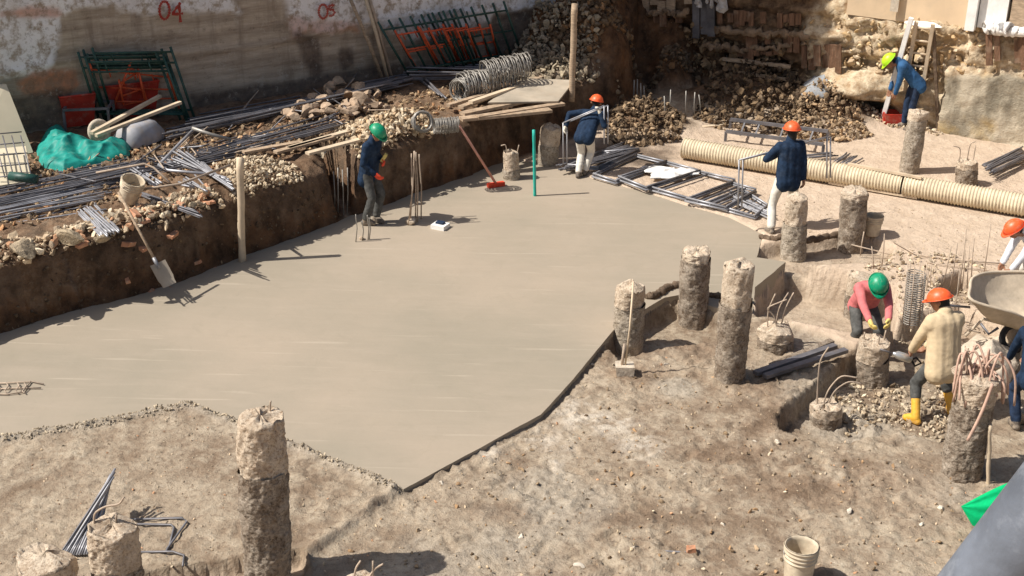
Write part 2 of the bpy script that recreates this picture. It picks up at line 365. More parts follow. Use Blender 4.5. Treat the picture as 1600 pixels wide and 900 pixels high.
# corner of the two walls
_A = np.array([[WLd[0], -BWd[0]], [WLd[1], -BWd[1]]]); _s = np.linalg.solve(_A, (BW0-WL0)[:2]); CORN = WL0+WLd*_s[0]; UC = _s[0]
def PL(px, py, off=0.): return PP(px, py, WL0+WLn*off, WLn)
def PB(px, py, off=0.): return PP(px, py, BW0+BWn*off, BWn)
SLOPE = [P(*q) for q in [(770, 60, 1), (800, 85, 1), (880, 112, 1), (985, 118, 1), (1010, 150, 0), (1060, 158, 0), (1140, 140, 0)]]+[CORN+BWd*2.2+np.array([0, 1., 0]), CORN+np.array([-1, 3, 0]), CORN-WLd*5-WLn*2]
def lerp(a, b, m_): return a+(b-a)*m_
def ground_h(X, Y, fine=True, zones=False):
    X = np.asarray(X, float); Y = np.asarray(Y, float)
    z = np.full(X.shape, .022); n_s = fb2(X, Y, 1.3, 4, .55, 3.); n_f = fb2(X, Y, 6., 4, .6, 8.); n_e = fb2(X, Y, 3., 4, .6, 5.)
    rough = np.full(X.shape, .35)
    pale = np.ones(X.shape); dark = np.zeros(X.shape); lime = np.zeros(X.shape); grey = np.zeros(X.shape); vdk = np.zeros(X.shape)
    sdS = poly_sd(SLAB, X, Y)
    ll = poly_sd(PX([(-200, 690), (0, 683), (150, 658), (298, 630), (450, 690), (632, 766), (560, 815), (490, 868), (480, 1200), (-400, 1200)]), X, Y)
    mll = sst(-.1, .1, ll); pale = pale*(1-mll*.92); rough = lerp(rough, 1.0, mll)
    m1 = sst(-.02, .06, sdS); z = lerp(z, -.16, m1)
    sd = poly_sd(LOWR, X, Y)+.05+n_e*.02; mr = sst(-.03, .06, sd)*(1-m1); zlow = -.035-.025*sst(-1.4, .3, X); z = z+(zlow-z)*mr; rough = lerp(rough, 1.35, mr); pale = pale*(1-mr*.9)
    for pl, dz, bl in ((DEEP, -.34, .12), (PIT2, -.55, .05), (PIT3, -.36, .06), (PIT4, -.2, .08), (PIT5, -.3, .08), (TRN, -.17, .02)):
        sd = poly_sd(pl, X, Y)+n_e*(.0 if pl is TRN else .02); mm = sst(-bl*.4, bl*.6, sd); z = lerp(z, dz, mm); rough = lerp(rough, .8, mm*.5)
        if pl is not TRN: pale = pale*(1-mm*.6)
        else: pale = lerp(pale, .5, mm); rough = lerp(rough, .15, mm)
    # rim of spilled mortar along the near-left edge of the pour
    edge = np.exp(-((sdS+.07)/.09)**2)*mll; z = z+edge*(.03+.05*np.clip(n_f+.3, 0, 1)); grey = np.maximum(grey, edge*.9)
    lg = np.exp(-((poly_sd(LOWR, X, Y)+.06)/.08)**2)*mll*sst(-.1, -.5, sdS); z = z+lg*.04*(1+n_f)
    # lime stains and grit on the low floor
    for (px, py, r) in ((900, 640, .45), (955, 655, .4), (860, 680, .35), (870, 720, .3), (1000, 690, .35), (760, 700, .2)):
        c = P(px, py); d = np.hypot(X-c[0], (Y-c[1])*.8); lime = np.maximum(lime, sst(1.15, .2, d/r+n_e*1.1+n_f*.8))
    for (px, py, rx, ry) in ((1090, 540, .9, .5), (1000, 575, .7, .35), (1230, 640, .9, .6), (1420, 730, 1.0, .5), (1180, 600, .7, .4), (770, 790, .6, .25), (1270, 760, .8, .35), (960, 800, .8, .3), (1130, 700, .7, .3)):
        c = P(px, py); d = np.hypot((X-c[0])/rx, (Y-c[1])/ry); mud = sst(1.2, .3, d+n_e*.8+n_s*.6)*mr; dark = np.maximum(dark, mud*.42)
    lime = lime*sst(-.35, .15, n_f+n_e*.5)*mr*.85
    grey = np.maximum(grey, sst(.12, .4, fb2(X, Y, .6, 4, .6, 31.))*mr*.65)
    for (px, py, r) in ((870, 780, .5), (1310, 620, .8), (1340, 640, .5), (1060, 600, .4)):
        c = P(px, py); d = np.hypot(X-c[0], Y-c[1]); g = sst(1.0, .4, d/r+n_e*.5); grey = np.maximum(grey, g*.8); rough = rough+g
    # raised terrace and corner slope
    sdB = poly_sd(BEN1, X, Y); sb = sdB+n_e*.07+n_s*.05; mB = np.clip(sst(-.04, .17, sb)*.86+sst(.12, .4, sb)*.14, 0, 1)
    top = .98+n_s*.07+n_f*.05
    z = lerp(z, top, mB); rough = lerp(rough, 1.1, mB)
    near = sst(-.22, -.02, sdB+n_e*.1)*(1-mB)*np.where(z > -.1, 1, .0); z = z+near*.06*(n_f*.5+.6)
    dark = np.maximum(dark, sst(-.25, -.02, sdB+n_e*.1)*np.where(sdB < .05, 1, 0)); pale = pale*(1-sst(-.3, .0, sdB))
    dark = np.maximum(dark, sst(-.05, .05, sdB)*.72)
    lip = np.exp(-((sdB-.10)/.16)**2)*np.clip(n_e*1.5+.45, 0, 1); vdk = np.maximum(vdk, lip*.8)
    sdC = poly_sd(SLOPE, X, Y)+n_s*.35; up = np.clip(sdC, 0, 3)
    zs = np.minimum(up*1.35+n_s*.25*np.minimum(up, 1), 3.6); z = np.where(sdC > 0, np.maximum(z, z+zs+n_e*.18*np.minimum(up, 1)), z)
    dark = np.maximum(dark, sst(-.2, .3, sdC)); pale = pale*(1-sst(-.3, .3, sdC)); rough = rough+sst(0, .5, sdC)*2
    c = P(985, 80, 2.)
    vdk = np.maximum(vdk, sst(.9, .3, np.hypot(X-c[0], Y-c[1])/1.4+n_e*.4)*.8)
    # dug soil under the clod heaps
    for (px, py, rx, ry, hh) in ((1005, 200, 1.0, .55, .38), (1160, 165, 1.5, .8, .6), (1300, 188, 1.0, .55, .5), (900, 95, 1.3, .6, .5), (640, 350, .5, .25, .05)):
        zb = 1. if py < 110 else 0.; c = P(px, py, zb); d2 = ((X-c[0])/rx)**2+((Y-c[1])/ry)**2; g = np.exp(-d2*1.3); z = z+g*hh*(1+.25*n_e); dark = np.maximum(dark, sst(.2, .5, g)*(.8 if zb == 0 else 0)); pale = pale*(1-sst(.1, .4, g))
    c = P(905, 640)
    # shade on the far floor put into its colour as a browner tone
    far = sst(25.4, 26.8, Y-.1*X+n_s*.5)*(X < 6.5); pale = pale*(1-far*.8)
    rough = rough*(.5+1.0*sst(-.25, .35, fb2(X, Y, .8, 3, .5, 77.))); z = z+rough*(n_f*.026+n_s*.018)*(1-m1)
    if fine and zones:
        rs_ = np.random.default_rng(5)
        for k in range(70):
            c = P(rs_.uniform(650, 1560), rs_.uniform(560, 890)); a_ = rs_.uniform(0, 6.28)
            for q in range(2):
                cx, cy = c[0]+.55*q*math.cos(a_)-.1*(2*q-1)*math.sin(a_), c[1]+.55*q*math.sin(a_)+.1*(2*q-1)*math.cos(a_); ix = (np.abs(X-cx) < .25) & (np.abs(Y-cy) < .25)
                dx, dy = X[ix]-cx, Y[ix]-cy; u_, v_ = dx*math.cos(a_)+dy*math.sin(a_), -dx*math.sin(a_)+dy*math.cos(a_); g = np.hypot(u_/.15, v_/.055); z[ix] += (-.022*sst(1.05, .85, g)+.012*np.exp(-((g-1.25)/.2)**2))*mr[ix]
    if fine: z = z+rough*fb2(X, Y, 17., 2, .5, 12.)*.020*(1-m1)
    gap = np.exp(-((sdS+.04)/.035)**2)*mr*np.where(sdS < -.005, 1, 0); z = z-gap*.02*sst(-1.2, .2, X); vdk = np.maximum(vdk, gap*.35)  # groove along the slab edge, its shadow also darkened into the colour
    if zones: return z, np.stack([np.clip(pale, 0, 1), np.clip(dark, 0, 1), np.clip(lime, 0, 1)], -1), np.stack([np.clip(grey, 0, 1), np.clip(vdk, 0, 1), 0*grey], -1)
    return z
_TX = np.arange(-14, 15, .06); _TY = np.arange(8, 32, .06); _TZ = ground_h(*np.meshgrid(_TX, _TY), False)
def gz(p):
    i = min(max((p[0]+14)/.06, 0), len(_TX)-2); j = min(max((p[1]-8)/.06, 0), len(_TY)-2); a, b = int(i), int(j); u, v = i-a, j-b
    return float((_TZ[b, a]*(1-u)+_TZ[b, a+1]*u)*(1-v)+(_TZ[b+1, a]*(1-u)+_TZ[b+1, a+1]*u)*v)
def onG(px, py, z=0.):                          # picture point -> point on the built ground
    p = P(px, py, z)
    for _ in range(4): p = P(px, py, gz(p))
    return p

def build_ground():
    xs = np.concatenate([[-400, -120, -40, -20], np.arange(-12, 13.5, .038), [20, 40, 120, 400]])
    ys = np.concatenate([[-300, -60, -10, 4, 7.5], np.concatenate([np.arange(9.2, 17, .03), np.arange(17, 31.6, .05)]), [34, 45, 120, 600]])
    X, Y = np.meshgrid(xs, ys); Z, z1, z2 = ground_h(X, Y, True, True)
    far = (Y > 31.55) | (X < -12.01) | (X > 13.46); Z = np.where(far & (Y > 4), np.clip(Z, -1, 1), Z)
    V = np.stack([X, Y, Z], -1); 
    jx = fbm(V*np.array([1, 1, 1.]), 7., 2); st = (np.abs(np.gradient(Z, axis=1))+np.abs(np.gradient(Z, axis=0))) > .1
    V[..., 0] += np.where(st & ~far, jx*.03, 0)
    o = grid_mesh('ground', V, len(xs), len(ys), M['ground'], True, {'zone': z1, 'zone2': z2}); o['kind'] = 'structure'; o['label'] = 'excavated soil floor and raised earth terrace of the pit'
build_ground()

def build_slab():
    pts = []
    n = len(SLAB)
    for i in range(n):
        a, b = SLAB[i], SLAB[(i+1) % n]; L = np.linalg.norm(b-a); k = max(1, int(L/.08))
        for j in range(k): pts.append(a+(b-a)*j/k)
    pts = np.array(pts); pts[:, 0] += fb2(pts[:, 0], pts[:, 1], 2.5, 4, .6, 40.)*.015; pts[:, 1] += fb2(pts[:, 0], pts[:, 1], 2.5, 4, .6, 50.)*.015
    bm = bmesh.new(); vs = [bm.verts.new((p[0], p[1], 0)) for p in pts]; es = [bm.edges.new((vs[i], vs[(i+1) % len(vs)])) for i in range(len(vs))]
    bmesh.ops.triangle_fill(bm, edges=es, use_beauty=True)
    for i in range(len(vs)): pass
    lo = [bm.verts.new((p[0], p[1], -.3)) for p in pts]
    for i in range(len(vs)): bm.faces.new((vs[i], vs[(i+1) % len(vs)], lo[(i+1) % len(vs)], lo[i]))
    bmesh.ops.recalc_face_normals(bm, faces=bm.faces)
    up = [f for f in bm.faces if abs(f.normal.z) > .5]
    if up and up[0].normal.z < 0: bmesh.ops.reverse_faces(bm, faces=bm.faces)
    me = bpy.data.meshes.new('concrete_slab'); bm.to_mesh(me); bm.free(); me.materials.append(M['slab'])
    o = bpy.data.objects.new('concrete_slab', me); COL.objects.link(o); o['kind'] = 'structure'; o['label'] = 'smooth freshly poured beige concrete slab'
build_slab()

# ------------------------------------------------------------------ rocks
def ico(sub):
    bm = bmesh.new(); bmesh.ops.create_icosphere(bm, subdivisions=sub, radius=1); v = np.array([q.co[:] for q in bm.verts]); f = [tuple(q.index for q in t.verts) for t in bm.faces]; bm.free(); return v, f
I1, I2, I3 = ico(1), ico(2), ico(3)
def rockv(base, seed, amp=.35, flat=.75):
    v, f = base; v = v.copy(); rs = np.random.default_rng(seed)
    for _ in range(9):                          # chop with random planes: angular chunks
        n = rs.normal(size=3); n /= np.linalg.norm(n); d = rs.uniform(.35, .8); k = v@n; v = v-np.outer(np.maximum(k-d, 0), n)
    v = v*(1+amp*.35*fbm(v+seed*3.7, 2.2, 2)[:, None])*np.array([rs.uniform(.8, 1.35), rs.uniform(.5, 1), flat*rs.uniform(.6, 1.1)])
    return v, f
ROCKS1 = [rockv(I1, s) for s in range(24)]; ROCKS2 = [rockv(I2, s+20) for s in range(8)]
def rotm(rs):
    q = rs.normal(size=4); q /= np.linalg.norm(q); return np.array(Quaternion(q).to_matrix())
def in_poly(poly, n, rs):
    poly = np.array(poly)[:, :2]; lo, hi = poly.min(0), poly.max(0); out = []
    while len(out) < n:
        c = rs.uniform(lo, hi, (n*2, 2)); k = poly_sd(poly, c[:, 0], c[:, 1]) > 0; out += c[k].tolist()
    return np.array(out[:n])
def heap(name, label, cat, poly, n, smin, smax, hgt, mt, cols, seed, mode='stuff', rk=None, power=2.2, group=None):
    rs = np.random.default_rng(seed); c = in_poly(poly, n, rs); sd = poly_sd(poly, c[:, 0], c[:, 1]); mx = sd.max()
    gzv = ground_h(c[:, 0], c[:, 1], False); mb = MB()
    flat = gzv > (.8 if np.array(poly)[:, 2].mean() > .7 else -9)
    for i in range(n):
        if not flat[i]: continue
        s = smin+(smax-smin)*rs.random()**power; prof = (sd[i]/mx)**.7
        z = gzv[i]+hgt*prof*rs.uniform(.25, 1)+s*.2
        v, f = (rk or ROCKS1)[rs.integers(len(rk or ROCKS1))]; v = (v*s)@rotm(rs).T
        k = cols[rs.integers(len(cols))]; k = np.array(k)*rs.uniform(.8, 1.15)
        mb.add(v+np.array([c[i, 0], c[i, 1], z]), f, k)
    return mb.build(name, mt, label=label, cat=None if mode == 'stuff' else cat, kind='stuff')
_rmesh = {}
def stones(name, label, cat, group, pts, mt, cols=None, seed=1, brick=False):
    rs = np.random.default_rng(seed)
    for (p, s) in pts:
        key = (mt.name, int(rs.integers(6)), brick)
        if key not in _rmesh:
            mb = MB()
            if brick: mb.box((0, 0, 0), (1.9, 1.0, .75), jit=.12)
            else: v, f = rockv(I2, 50+key[1]); mb.add(v, f)
            me = mb.mesh('chunk'); me.materials.append(mt); _rmesh[key] = me
        o = bpy.data.objects.new(name, _rmesh[key]); COL.objects.link(o)
        o.location = tuple(float(q) for q in p); o.scale = (s, s*rs.uniform(.8, 1.1), s*rs.uniform(.7, 1))
        o.rotation_euler = (rs.uniform(-.5, .5), rs.uniform(-.5, .5), rs.uniform(0, 6.28)); prop(o, label, cat, group)
W_ = [(1.05, .98, .86), (.92, .82, .68), (.72, .62, .5), (1.1, 1.04, .92), (.5, .42, .33)]
B_ = [(.8, .7, .58), (1.0, .85, .7), (.95, .6, .42), (.6, .52, .44), (1.05, .92, .75)]
G_ = [(.75, .7, .62), (.9, .84, .74), (.6, .56, .5)]
D_ = [(.7, .66, .6), (1, .95, .88), (.5, .45, .4), (1.2, 1.12, 1.0)]
DD_ = [(.34, .3, .26), (.45, .4, .35), (.22, .19, .17), (.62, .56, .48)]
def pz(pts, z): return [P(a, b, z) for a, b in pts]
heap('crushed_rubble', 'crushed off-white rubble spread on the terrace beside the upright post', 'rubble', pz([(335, 258), (400, 244), (450, 252), (500, 283), (455, 305), (400, 322), (350, 318), (365, 285)], 1.), 1900, .012, .07, .15, M['rock'], W_, 3, power=2.2)
heap('pale_rubble', 'heap of pale broken rubble behind the worker in the green helmet', 'rubble', pz([(500, 215), (560, 190), (600, 176), (660, 178), (700, 195), (725, 205), (690, 228), (640, 243), (590, 250), (530, 248), (490, 235)], 1.), 2200, .014, .10, .28, M['rock'], W_+[(.95, .75, .55)], 4, power=2.2)
heap('bank_rubble', 'brick and stone rubble strewn along the terrace edge', 'rubble', pz([(-60, 385), (0, 372), (60, 370), (130, 348), (220, 318), (300, 296), (360, 300), (400, 312), (330, 345), (200, 388), (100, 415), (0, 430), (-60, 440)], 1.), 2800, .01, .10, .10, M['rock'], B_+W_, 5, power=3)
heap('terrace_rubble', 'small dirty rubble scattered between the steel bars on the terrace', 'rubble', pz([(0, 250), (200, 215), (420, 190), (640, 140), (760, 130), (720, 175), (560, 185), (450, 245), (330, 260), (230, 300), (100, 340), (0, 360)], 1.), 3600, .008, .08, .05, M['clod'], D_+[(1.4, 1.3, 1.1), (1.3, .95, .7)], 6, power=3.4)
heap('grey_rubble_mound', 'mound of grey concrete rubble beside the tall timber pole', 'rubble', pz([(770, 100), (820, 68), (880, 72), (930, 88), (948, 118), (900, 132), (830, 122)], 1.15), 1500, .02, .12, .45, M['rock'], [(.5, .46, .4), (.62, .58, .5), (.38, .34, .3)], 7, power=2.4)
heap('dark_clods', 'heap of dark dug clods beneath the timber-lined wall', 'soil', pz([(1080, 185), (1110, 140), (1200, 132), (1275, 150), (1290, 185), (1230, 208), (1150, 205)], .1), 1800, .02, .12, .5, M['clod'], DD_+[(.2, .17, .15)], 8, power=2.4)  # corner shade put into the dark tint; the next heap is its sunlit tint
heap('sunlit_clods', 'heap of light brown clods behind the rebar-carrying worker', 'soil', pz([(1195, 195), (1240, 160), (1290, 155), (1340, 185), (1365, 208), (1310, 218), (1240, 215)], .1), 1500, .02, .10, .42, M['clod'], D_+[(1.4, 1.25, 1.05)], 9, power=2.3)
heap('corner_clods', 'heap of grey-brown clods right of the bending worker on the slab edge', 'soil', pz([(945, 205), (960, 180), (1020, 178), (1070, 190), (1060, 222), (1000, 228), (955, 225)], .05), 1300, .018, .10, .28, M['clod'], D_+DD_, 10, power=2.3)
heap('slope_rubble', 'loose dark and brown rubble covering the corner slope', 'soil', [P(750, 95, 1), P(900, 118, 1), P(1010, 148, 0), P(1100, 140, 0), CORN+BWd*1.5-np.array([0, .4, 0]), CORN-WLd*3.8+WLn*.2], 2600, .02, .15, .12, M['clod'], DD_+[(.25, .2, .17), (.7, .5, .33), (.3, .25, .22)], 11, power=3.4)
heap('demolition_grit', 'pale chipped concrete littering the floor round the workers at the piles', 'grit', pz([(1285, 640), (1310, 590), (1420, 600), (1440, 560), (1540, 560), (1560, 600), (1480, 690), (1400, 660), (1330, 672)], -.3), 1100, .012, .06, .05, M['rock'], W_+G_, 12, power=2.4)
heap('wet_dirt', 'dark wet dirt crumbs on the slab at the green-helmeted worker\'s feet', 'soil', pz([(530, 352), (590, 330), (650, 335), (690, 345), (660, 353), (600, 358), (550, 362)], .0), 400, .01, .04, .06, M['clod'], DD_, 13)
heap('pebbles', 'tiny stones scattered over the low brown floor', 'pebbles', pz([(640, 790), (860, 660), (950, 560), (1180, 560), (1300, 680), (1500, 720), (1620, 760), (1620, 930), (420, 930)], -.12), 3400, .003, .03, .0, M['rock'], W_+B_, 14, power=7)
heap('soil_crumbs', 'brown and dark crumbs clustered over the low floor', 'soil', pz([(640, 790), (860, 690), (950, 590), (1180, 600), (1300, 700), (1500, 740), (1600, 780), (1500, 930), (420, 930)], -.12), 1700, .004, .045, .0, M['clod'], D_+[(1.2, 1.0, .8)], 44, power=7)
heap('gravel', 'fine gravel scattered over the near left soil', 'pebbles', pz([(-20, 700), (290, 645), (610, 770), (490, 860), (380, 870), (200, 895), (-20, 920)], .03), 1300, .004, .022, .0, M['rock'], G_+B_, 15, power=4)
heap('edge_mortar_crumbs', 'mortar crumbs along the near edge of the fresh slab', 'mortar', [P(*q) for q in [(0, 682), (150, 656), (298, 628), (365, 652), (450, 688), (632, 762), (625, 775), (450, 700), (300, 642), (150, 672), (0, 697)]], 1500, .006, .03, .02, M['rock'], G_, 16, power=2.5)
heap('bank_foot_crumbs', 'dark crumbs at the foot of the terrace bank', 'soil', [P(*q) for q in [(-20, 535), (0, 520), (110, 480), (270, 436), (378, 398), (530, 338), (540, 352), (378, 412), (270, 450), (110, 495), (0, 532)]], 900, .008, .045, .06, M['clod'], DD_, 17, power=2)
heap('far_grit', 'sparse grit on the tan compacted floor behind the piles', 'grit', pz([(1080, 330), (1200, 300), (1600, 350), (1600, 440), (1400, 430), (1230, 350)], .03), 700, .004, .025, .0, M['rock'], W_, 18, power=4)
heap('mesh_side_grit', 'grey rubble round the thin rods at the right', 'grit', pz([(1340, 420), (1400, 390), (1500, 400), (1560, 430), (1520, 480), (1430, 520), (1390, 490)], 0), 800, .01, .055, .06, M['rock'], G_+W_, 19, power=2.6)
def pick(poly, n, smin, smax, z, seed, lift=.4):
    rs = np.random.default_rng(seed); c = in_poly(pz(poly, z), n, rs); g = ground_h(c[:, 0], c[:, 1], False); out = []
    for i in range(n): s = rs.uniform(smin, smax); out.append(((c[i, 0], c[i, 1], g[i]+s*lift), s))
    return out
stones('concrete_chunk', 'big squarish chunk in the heap of broken masonry behind the bars near the wall', 'rubble chunk', 'chunks of broken masonry on the terrace', pick([(445, 190), (480, 160), (540, 138), (590, 150), (605, 175), (540, 190), (470, 198)], 70, .08, .2, 1., 21, .9), M['chunk'], seed=21)
stones('brick_piece', 'broken orange brick in the rubble on the terrace edge', 'brick', 'broken bricks on the terrace edge', pick([(0, 400), (90, 372), (200, 345), (330, 308), (370, 315), (250, 350), (110, 395)], 26, .06, .11, 1., 22, .8), M['brick'], seed=22, brick=True)
stones('bank_boulder', 'rounded lump of old mortar in the terrace edge', 'boulder', 'mortar lumps in the terrace edge', [(P(px, py, 1.02), s) for px, py, s in ((40, 388, .26), (110, 370, .26), (160, 372, .14), (15, 378, .18), (300, 322, .12), (280, 312, .1))], M['lump'], seed=23)
stones('floor_stone', 'lone stone on the brown soil floor', 'stone', 'stones on the brown soil floor', [(onG(px, py), s) for px, py, s in ((860, 705, .05), (815, 838, .05), (905, 885, .06), (990, 855, .04), (1180, 690, .04), (1215, 690, .05), (1070, 742, .035), (925, 570, .05), (1130, 820, .04), (1325, 800, .06), (1470, 795, .07), (1440, 820, .05), (1040, 570, .06), (690, 755, .05))], M['rock'], seed=24)

# ------------------------------------------------------------------ left boundary wall with red numbers
def wall_mat(name, kind):
    t = NT(name); z = t.attr('zone')
    n1 = t.noise(1.2, 6, .6); n2 = t.noise(6, 7, .7); n3 = t.noise(30, 5, .65)
    if kind == 'left':
        stv = t.scale((.25, .25, 3.2)); st = t.noise(1.6, 10, .75, stv); drip = t.noise(1.4, 5, .6, t.scale((3.2, 3.2, .35)))
        base = t.mix(t.ramp(st, .38, .62), (.29, .225, .165), (.60, .50, .385)); base = t.mix(t.math('MULTIPLY', t.ramp(n2, .45, .7), .55), base, (.40, .33, .25))
        base = t.mix(t.math('MULTIPLY', t.ramp(drip, .52, .66), .5), base, (.2, .15, .11))
        wht = t.mix(t.ramp(n2, .38, .52), (.40, .33, .26), (.86, .84, .83)); wht = t.mix(t.math('MULTIPLY', t.ramp(n1, .5, .62), .3), wht, (.5, .44, .38))
        col = t.mix(z[0], base, wht)
        col = t.mix(z[1], col, t.mix(t.ramp(n2, .4, .6), (.33, .17, .10), (.58, .23, .11)))
        col = t.mix(z[2], col, t.mix(t.ramp(n2, .4, .65), (.07, .05, .04), (.2, .14, .1)))
        n9 = t.noise(4.5, 11, .82); col = t.mix(t.math('MULTIPLY', t.ramp(n9, .56, .62), .45), col, (.13, .095, .07)); col = t.mix(t.math('MULTIPLY', t.ramp(n9, .40, .44, (1, 1, 1), (0, 0, 0)), .35), col, (.62, .55, .46))
        return t.fin(col, .9, [(n3, .5, .01), (n2, .6, .03), (st, .5, .03)], 0, .2)
    v = t.noise(2., 5, .6, t.scale((1, 1, .5)))
    lim = t.mix(t.ramp(n2, .36, .62), (.36, .24, .14), (.74, .62, .44)); lim = t.mix(t.math('MULTIPLY', t.ramp(n1, .5, .66), .7), lim, (.52, .34, .16))
    lim = t.mix(t.math('MULTIPLY', t.ramp(n3, .3, .42, (1, 1, 1), (0, 0, 0)), .6), lim, (.2, .13, .09))
    col = t.mix(z[0], t.mix(t.ramp(n2, .35, .65), (.07, .042, .027), (.26, .165, .095)), lim)
    gr = t.mix(t.ramp(v, .4, .62), (.22, .19, .14), (.52, .45, .34)); gr = t.mix(t.math('MULTIPLY', t.ramp(n1, .52, .68), .6), gr, (.45, .3, .1))
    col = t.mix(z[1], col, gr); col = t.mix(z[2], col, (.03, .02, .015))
    return t.fin(col, .95, [(n3, .6, .02), (n2, .9, .07)], 0, .15)
M['wall_l'] = wall_mat('old_plaster_wall', 'left'); M['wall_b'] = wall_mat('excavated_face', 'back')
def uvL(p): return float((p-WL0)@WLd), float(p[2])
def uvB(p): return float((p-BW0)@BWd), float(p[2])
def mpoly(pts, U, V, fn, uv, nz, b=.06):
    q = [uv(fn(*a)) for a in pts]; return sst(-b, b, poly_sd(q, U, V)+nz)
def build_left_wall():
    us = np.arange(-9, UC+.3, .06); ts = np.linspace(0, 1, 90)
    Ug, Tg = np.meshgrid(us, ts); top = 2.15+2.4*sst(-.75, -.45, Ug)+9.0*sst(5.9, 6.5, Ug);  # unseen wall top, stepped in height to set where its shadow falls
    Vg = .4+Tg*(1.7+2.4*sst(-.75, -.45, Ug)); Vg = np.where(Tg >= 1, top, Vg)
    nz = fb2(Ug, Vg, 1.6, 5, .6, 60.)*.45; nf = fb2(Ug, Vg, 5, 4, .6, 61.)
    wh = np.maximum.reduce([mpoly([(-250, -60), (120, -90), (118, 20), (92, 25), (90, 75), (70, 108), (20, 122), (-250, 160)], Ug, Vg, PL, uvL, nz*.5),
                            mpoly([(330, -60), (380, 22), (100, 22), (100, -80)], Ug, Vg, PL, uvL, nz*.4-.05)*.9,
                            mpoly([(450, -80), (456, 20), (465, 50), (520, 55), (560, 40), (640, 60), (760, 30), (900, 10), (900, -120)], Ug, Vg, PL, uvL, nz*.7)])
    br = mpoly([(20, 128), (60, 118), (120, 112), (128, 132), (90, 150), (30, 152)], Ug, Vg, PL, uvL, nz*.6)*.8
    br = np.maximum(br, mpoly([(0, 18), (90, 12), (95, 22), (0, 26)], Ug, Vg, PL, uvL, nz*.5)*.7)
    br = np.maximum(br, mpoly([(455, 30), (560, 30), (560, 52), (460, 56)], Ug, Vg, PL, uvL, nz*.5)*.5)
    dk = np.maximum.reduce([mpoly(q, Ug, Vg, PL, uvL, nz*.3) for q in ([(458, 52), (500, 55), (502, 120), (485, 120)], [(530, 75), (548, 75), (550, 105), (535, 110)], [(770, 20), (900, 0), (900, 130), (760, 110)], [(0, 150), (110, 140), (110, 200), (0, 215)], [(300, 150), (640, 95), (640, 125), (300, 180)])])*.8
    off = nf*.02+nz*.03-.05*wh*0+wh*.03; ledge = np.exp(-((Vg-2.05-.1*np.sin(Ug))/.05)**2)*.03
    Pt = WL0[None, None]*np.array([1, 1, 0])+Ug[..., None]*WLd+WLn*(off+ledge)[..., None]; Pt[..., 2] = Vg
    # a top course and a back face give the wall thickness
    bk = Pt[-1:].copy()-WLn*.4; bb = bk.copy(); bb[..., 2] = .2; Pt = np.concatenate([Pt, bk, bb])
    cols = np.stack([wh, br, dk], -1); cols = np.concatenate([cols, cols[-1:], cols[-1:]])
    o = grid_mesh('boundary_wall', Pt, len(us), len(ts)+2, M['wall_l'], True, {'zone': cols}); ORG[o.name] = np.zeros(3)
    prop(o, 'old stained plaster and masonry wall with red painted numbers along the terrace', 'wall')
    def stroke(mb, pts, w=.055):
        q = np.array([PL(a, b, .115) for a, b in pts]); K = []
        for i in range(len(q)-1):
            for k in range(4): K.append(q[i]+(q[i+1]-q[i])*k/4)
        K.append(q[-1]); K = np.array(K); T = np.gradient(K, axis=0); T /= np.linalg.norm(T, axis=1)[:, None]
        N = np.cross(T, WLn); v = []
        for i, (k, n_) in enumerate(zip(K, N)):
            ww = w*(.8+.35*math.sin(i*2.1)); v += [k-n_*ww/2, k+n_*ww/2]
        mb.add(v, [(2*i, 2*i+1, 2*i+3, 2*i+2) for i in range(len(K)-1)])
    a = MB(); stroke(a, [(257+8*math.sin(t)+0, 16-14*math.cos(t)) for t in np.linspace(.1, 6.4, 15)]); stroke(a, [(282, 4), (276, 12), (269, 23), (286, 21)]); stroke(a, [(280, 8), (282, 35)])
    a.build('painted_number', M['redpaint'], o, label='red spray-painted 04 at the left of the wall')
    a = MB(); stroke(a, [(505+7*math.sin(t), 18-11*math.cos(t)) for t in np.linspace(.1, 6.4, 15)]); stroke(a, [(521, 7), (514, 10), (514, 15), (520, 15), (523, 20), (520, 24), (514, 25)]); 
    stroke(a, [(523, 7), (517, 13)], .03); a.build('painted_number', M['redfade'], o, label='smudged red spray-painted number on the white plaster')
build_left_wall()

